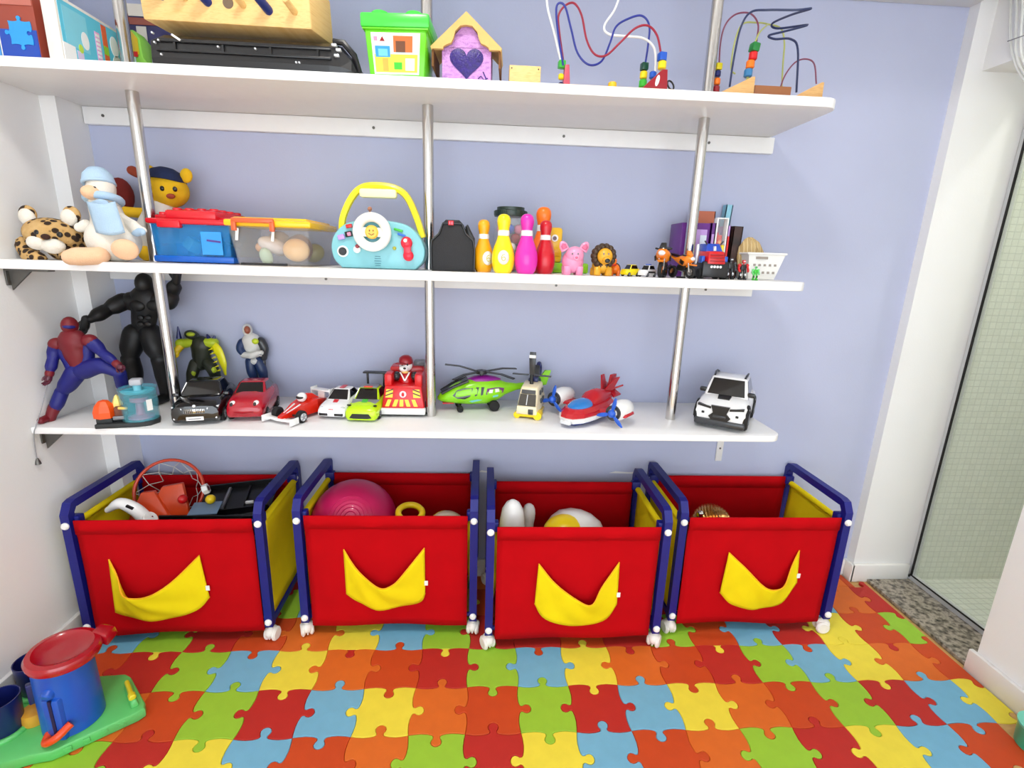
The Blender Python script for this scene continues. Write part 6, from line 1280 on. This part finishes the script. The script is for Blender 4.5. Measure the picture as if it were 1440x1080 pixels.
m = MB(); m.tube([(.034, -.0308, .026), (.040, -.0308, .014), (.042, -.0308, .008)], .0012, 6); m.tube([(.024, -.0308, .012), (.030, -.0308, .018), (.036, -.0308, .010), (.044, -.0308, .014)], .001, 6); m.build('painted_mark', INK, t)
# tan wooden block
t = thing('wooden_block', 'plain tan wooden block between the bird house and the bead maze', 'toy block', (-.018, -.215, Z1)); MB().box((0, 0, .023), (.066, .03, .046), bev=.0015).build('block', WOOD, t)
for s in (-1, 1): MB().cyl((s * .028, -.0148, .040), (s * .028, -.0156, .040), .0014, n=8).build('nail', BLK, t)
# bead mazes
BASEW = PLY
def wire(t, o, pts, r, m_, Y=None): 
    P = [at(a, b, Y=y) - o for a, b, y in pts]; return MB().tube(catmull(P, 6), r, 8).build('wire', m_, t)
def bead(t, o, px, py, Y, sz, m_, cube=True, ry=0):
    c = at(px, py, Y=Y) - o
    if cube: return MB().box(c, (sz, sz, sz), R(0, ry, 10), bev=.002).build('bead', m_, t)
    return MB().cyl(c - Vector((0, 0, sz / 2)), c + Vector((0, 0, sz / 2)), sz * .55, n=16, bev=.002).build('bead', m_, t)
o = Vector((.175, -.185, Z1))
t = thing('bead_maze', 'bead maze with white, blue and red wires beside the wooden block', 'bead maze', o)
MB().box((0, 0, .006), (.25, .12, .012), bev=.003).build('base', BASEW, t)
WW = plastic('wire_white', (236, 236, 234), .35); WBL = plastic('wire_blue', (30, 44, 140), .35); WRD = plastic('wire_red', (150, 20, 50), .35)
wire(t, o, [(790, 92, -.19), (779, 45, -.19), (770, 10, -.18), (771, -14, -.17), (790, -34, -.16), (830, -40, -.15), (870, -22, -.15), (866, 10, -.16), (850, 36, -.18), (856, 48, -.19), (880, 51, -.20), (905, 54, -.20), (919, 66, -.20), (922, 84, -.20), (921, 108, -.20)], .0024, WW)
wire(t, o, [(792, 92, -.21), (784, 40, -.21), (783, 8, -.21), (794, 8, -.21), (803, 40, -.21), (812, 74, -.21), (828, 91, -.21), (846, 86, -.2), (858, 60, -.2), (866, 38, -.19), (882, 27, -.18), (902, 22, -.18), (913, 36, -.18), (911, 66, -.18), (906, 98, -.18)], .0022, WBL)
wire(t, o, [(793, 92, -.16), (786, 40, -.16), (786, 20, -.16), (796, 7, -.16), (808, 5, -.17), (818, 22, -.18), (825, 56, -.19), (836, 76, -.2), (852, 78, -.21), (872, 60, -.22), (893, 40, -.22), (911, 36, -.22), (924, 50, -.22), (930, 78, -.22)], .0022, WRD)
m = MB(); c0 = at(794, 118, Y=-.19) - o; m.prism([(c0.x - .006, .008), (c0.x + .012, .008), (c0.x + .007, .062), (c0.x - .002, .062)], c0.y - .012, c0.y + .012, 'y', bev=.002); m.build('post', plastic('post_rose', (200, 80, 100), .4), t)
bead(t, o, 790, 91, -.19, .015, GRN); bead(t, o, 789, 108, -.20, .011, YEL, False); bead(t, o, 789, 120, -.20, .011, NAVY, False)
c0 = at(933, 122, Y=-.235) - o; c1 = at(898, 122, Y=-.235) - o; top_ = at(933, 99, Y=-.235) - o
m = MB(); m.prism([(c1.x, .006), (c0.x + .007, .006), (top_.x + .007, top_.z), (top_.x - .004, top_.z)], -.058, -.044, 'y', bev=.002); wd = m.build('wedge', DRED, t)
e_ = at(925, 113, Y=-.245) - o; MB().ell((e_.x, -.0585, e_.z), (.004, .0012, .011), R(0, 12, 0)).build('white_mark', WHT, wd)
bead(t, o, 931, 80, -.22, .016, BLUE); bead(t, o, 931, 92, -.22, .016, YEL, False); bead(t, o, 906, 94, -.18, .015, plastic('bead_dark_green', (10, 70, 50))); bead(t, o, 905, 106, -.18, .015, YEL, False); bead(t, o, 904, 118, -.18, .016, GRN, False); bead(t, o, 918, 106, -.20, .014, BLUE, False)
c_ = at(943, 120, Y=-.2) - o; MB().torus(c_, .010, .0018, R(70, 0, 30)).build('cord_loop', BLK, t)
t = tag(MB().cyl((0, 0, 0), (0, 0, .013), .009, n=8, bev=.002).build('bead', plastic('loose_bead', (232, 180, 20))), 'single loose yellow bead lying on the top shelf', 'bead'); p = at(861, 122, Y=-.262); t.location = (p.x, -.262, Z1)
o = Vector((.545, -.165, Z1))
t = thing('bead_maze', 'bead maze with wooden tray and navy, purple and green wires by the right pole', 'bead maze', o)
MB().box((.0, 0, .006), (.20, .15, .012), bev=.002).build('base', PLY, t)
def wedge(px0, px1, pxt, pyt, Y):
    a = at(px0, 130, Y=Y) - o; b = at(px1, 130, Y=Y) - o; c = at(pxt, pyt, Y=Y) - o
    m = MB(); m.prism([(a.x, .010), (b.x, .010), (b.x - .001, c.z), (b.x - .006, c.z)], Y - o.y - .007, Y - o.y + .007, 'y', bev=.001); m.build('end_wedge', PLY, t)
wedge(1010, 1058, 1058, 109, -.235); wedge(1112, 1155, 1155, 117, -.225)
a = at(1060, 128, Y=-.23) - o; b = at(1112, 132, Y=-.23) - o; MB().box(((a.x + b.x) / 2, -.06, .020), (b.x - a.x, .012, .024), bev=.002).build('rail', plastic('rail_brown', (150, 92, 50), .5), t)
WNV = plastic('wire_navy', (16, 34, 80), .35); WPU = plastic('wire_plum', (120, 50, 80), .35); WGR = plastic('wire_olive', (170, 176, 96), .35)
wire(t, o, [(1011, 100, -.15), (1013, 62, -.15), (1020, 35, -.15), (1035, 20, -.15), (1055, 19, -.15), (1066, 34, -.16), (1064, 58, -.18)], .0018, WPU)
wire(t, o, [(1026, 122, -.2), (1032, 82, -.2), (1042, 38, -.2), (1056, 17, -.2), (1080, 14, -.2), (1120, 14, -.22), (1141, 12, -.22), (1112, 21, -.2), (1086, 33, -.18), (1094, 40, -.18), (1136, 35, -.19), (1104, 44, -.2), (1081, 50, -.2), (1090, 55, -.2), (1112, 55, -.2), (1122, 70, -.2), (1120, 130, -.2)], .0022, WNV)
wire(t, o, [(1034, 104, -.14), (1028, 96, -.14), (1033, 60, -.14), (1044, 34, -.14), (1066, 32, -.14), (1080, 34, -.13), (1098, 40, -.12), (1103, 60, -.12), (1101, 90, -.12), (1099, 130, -.12)], .0018, WGR)
wire(t, o, [(1060, 64, -.2), (1068, 46, -.19), (1080, 34, -.16)], .0018, WGR)
wire(t, o, [(1095, 130, -.18), (1104, 106, -.18), (1118, 88, -.18), (1133, 83, -.18), (1145, 90, -.18), (1148, 118, -.18)], .0016, WPU)
bead(t, o, 1061, 67, -.2, .017, plastic('bead_green', (20, 120, 50)), True, 8); bead(t, o, 1059, 79, -.2, .016, RED, False); bead(t, o, 1055, 91, -.2, .016, ORG, False); bead(t, o, 1052, 103, -.2, .016, plastic('bead_steel_blue', (50, 120, 170)), False)
MB().tube([at(1060, 62, Y=-.2) - o, at(1050, 118, Y=-.2) - o], .003, 8).build('wire', WGR, t)
bead(t, o, 1010, 94, -.15, .014, plastic('bead_mustard', (206, 190, 20)), True); bead(t, o, 1009, 104, -.15, .013, NAVY, False); bead(t, o, 1008, 115, -.15, .014, ORG, False); bead(t, o, 1007, 126, -.15, .014, DRED, False)

# ================================================================ floor toy, cords, bits
o = Vector((-.955, -.535, 0.0))
t = thing('ball_drop_toy', 'blue tower toy with red lid on a green base in the front left corner', 'toy', o, 0)
GB = plastic('base_green', (92, 190, 104), .35)
def g(px, py, z): p = at(px, py, Z=z); return (p.x - o.x, p.y - o.y)
out = [(-.138, -.02), (-.135, -.060), (-.10, -.082), (-.050, -.085), (.0, -.066), (.03, -.060), (.138, .024), (.146, .036), (.138, .050), (.062, .120), (.045, .128), (-.06, .12), (-.10, .085), (-.13, .04)]
m = MB(); m.prism([(a, b) for a, b in out], 0.0, .026, 'z', bev=.006); m.build('base', GB, t)
for k in range(4): MB().box((.05 + .022 * k, -.046 + .018 * k, .014), (.012, .004, .012), R(0, 0, 40), bev=.001).build('base_notch', GB, t)
BT_ = plastic('tower_blue', (22, 84, 186), .35); h = .178
tx, ty = .020, .014
m = MB(); m.lathe([(.049, .026), (.051, .028), (.050, .10), (.049, h), (0, h)], 36, T((tx, ty, 0))); m.box((tx + .008, ty - .044, .075), (.034, .02, .098), bev=.006); m.cyl((tx + .006, ty - .042, .138), (tx + .006, ty - .055, .132), .011, n=16, bev=.003); tw = m.build('tower', BT_, t)
MB().box((tx + .010, ty - .0535, .082), (.006, .004, .085), R(0, 0, 0)).build('slot', plastic('slot_navy', (10, 18, 70), .5), tw)
MB().box((tx - .040, ty - .026, .120), (.012, .022, .045), R(0, 0, -50), bev=.002).build('side_window', NAVY, tw)
m = MB(); m.tube(catmull([(tx - .010, ty - .048, .040), (tx - .002, ty - .066, .038), (tx + .020, ty - .066, .050), (tx + .034, ty - .046, .062)], 6), .0075, 10); m.build('orange_handle', plastic('handle_orange', (226, 72, 26), .35), t)
LDR = plastic('lid_cherry', (166, 14, 30), .22, coat=.5)
M = T((tx + .004, ty + .004, h + .002), R(0, 3, 0))
m = MB(); m.lathe([(0, -.002), (.052, -.004), (.060, .0), (.062, .010), (.058, .017), (.049, .019), (.043, .013), (.020, .012), (0, .013)], 40, M); m.hexa([M @ Vector(p) for p in ((.020, .040, -.002), (.062, .030, -.006), (.058, .070, -.006), (.022, .070, -.002))], [M @ Vector(p) for p in ((.023, .041, .022), (.059, .033, .018), (.055, .066, .018), (.025, .067, .022))], .005); m.build('lid', LDR, t)
def cup(px, py, z):
    p = at(px, py, Z=z); x, y = p.x - o.x, p.y - o.y
    m = MB(); m.lathe([(.0, .026), (.026, .026), (.030, .034), (.034, .105), (.032, .105), (.028, .036), (0, .032)], 28, T((x, y, 0))); m.build('cup', plastic('cup_navy', (16, 26, 92), .35), t)
    MB().torus((x, y, .028), .033, .006).build('cup_ring', GB, t)
cup(8, 1026, .028); cup(56, 968, .028)
MB().lathe([(0, .026), (.022, .026), (.024, .03), (.022, .052), (0, .054)], 24, T((tx - .075, ty - .002, 0))).build('yellow_drum', plastic('drum_amber', (220, 160, 50), .4), t)
m = MB(); m.hexa([(.070, .085, .026), (.122, .030, .026), (.134, .040, .026), (.080, .098, .026)], [(.073, .085, .042), (.120, .034, .042), (.130, .040, .042), (.080, .094, .042)], .004); m.build('hinge_block', GB, t)
m = MB(); m.cyl((.078, .086, .043), (.112, .050, .046), .0045, n=10); m.cyl((.112, .050, .047), (.122, .040, .046), .007, n=12, bev=.002); m.build('yellow_lever', plastic('lever_yellow', (222, 206, 40), .4), t)
# teal tub at the right edge
p = at(1436, 1032, Z=.0)
t = thing('plastic_tub', 'teal green plastic tub with picture sticker at the right edge of the mat', 'tub', (1.105, p.y - .035, 0), 0)
m = MB(); m.lathe([(.034, 0), (.038, .003), (.040, .05), (.0415, .053), (.0385, .053), (.036, .005), (0, .004)], 32); m.build('tub', plastic('tub_teal', (50, 168, 130), .3), t)
MB().lathe([(.0415, .050), (.0425, .052), (.0425, .056), (0, .057)], 32).build('lid', plastic('tub_lid_teal', (110, 206, 180), .3), t)
MB().box((-.030, -.027, .028), (.026, .001, .026), R(0, 0, -48)).build('sticker', plastic('sticker_lilac', (170, 150, 190), .4), t)
# thin cord hanging over the lowest shelf on the left
P = [at(67, 540, Y=-.24), at(58, 575, Y=-.255), at(51, 598, Y=-.282), at(48, 607, Y=-.2865), at(48, 620, Y=-.2865), at(51, 640, Y=-.2865), at(53, 648, Y=-.2865)]
t = thing('hanging_cord', 'thin grey cord hanging over the left end of the lowest shelf', 'cord', P[-1])
MB().tube(catmull([p - P[-1] for p in P], 5), .0011, 6).build('cord', mat('cord_grey', (150, 150, 156), .5), t); MB().lathe([(0, -.008), (.006, -.008), (.005, -.002), (.002, .006), (0, .006)], 12, T((0, 0, 0))).build('plug', SCR, t)
# white cables at the top right
CBL = mat('cable_white', (226, 228, 224), .45)
for i, pts in enumerate(([(1420, -60), (1421, 0), (1421, 58), (1426, 84), (1436, 106), (1452, 126)], [(1429, -60), (1430, 0), (1428, 58), (1431, 84), (1441, 104), (1456, 120)], [(1437, -60), (1438, 0), (1435, 56), (1437, 80), (1446, 98), (1460, 114)])):
    P = [at(a, b, X=1.150 - .003 * i) for a, b in pts]
    tag(MB().tube(catmull(P, 6), .0028, 8).build('wall_cable', CBL), ['white cable hanging down by the header, nearest the column', 'white cable hanging down by the header, middle one of the three', 'white cable hanging down by the header, at the picture edge'][i], 'cable', 'white cables above the shower')
P = [at(1417, 58, X=1.138), at(1440, 50, X=1.136), at(1450, 46, X=1.136)]
tag(MB().tube(P, .0012, 6).build('cable_tie', GREY), 'thin grey tie across the hanging white cables', 'cable tie')
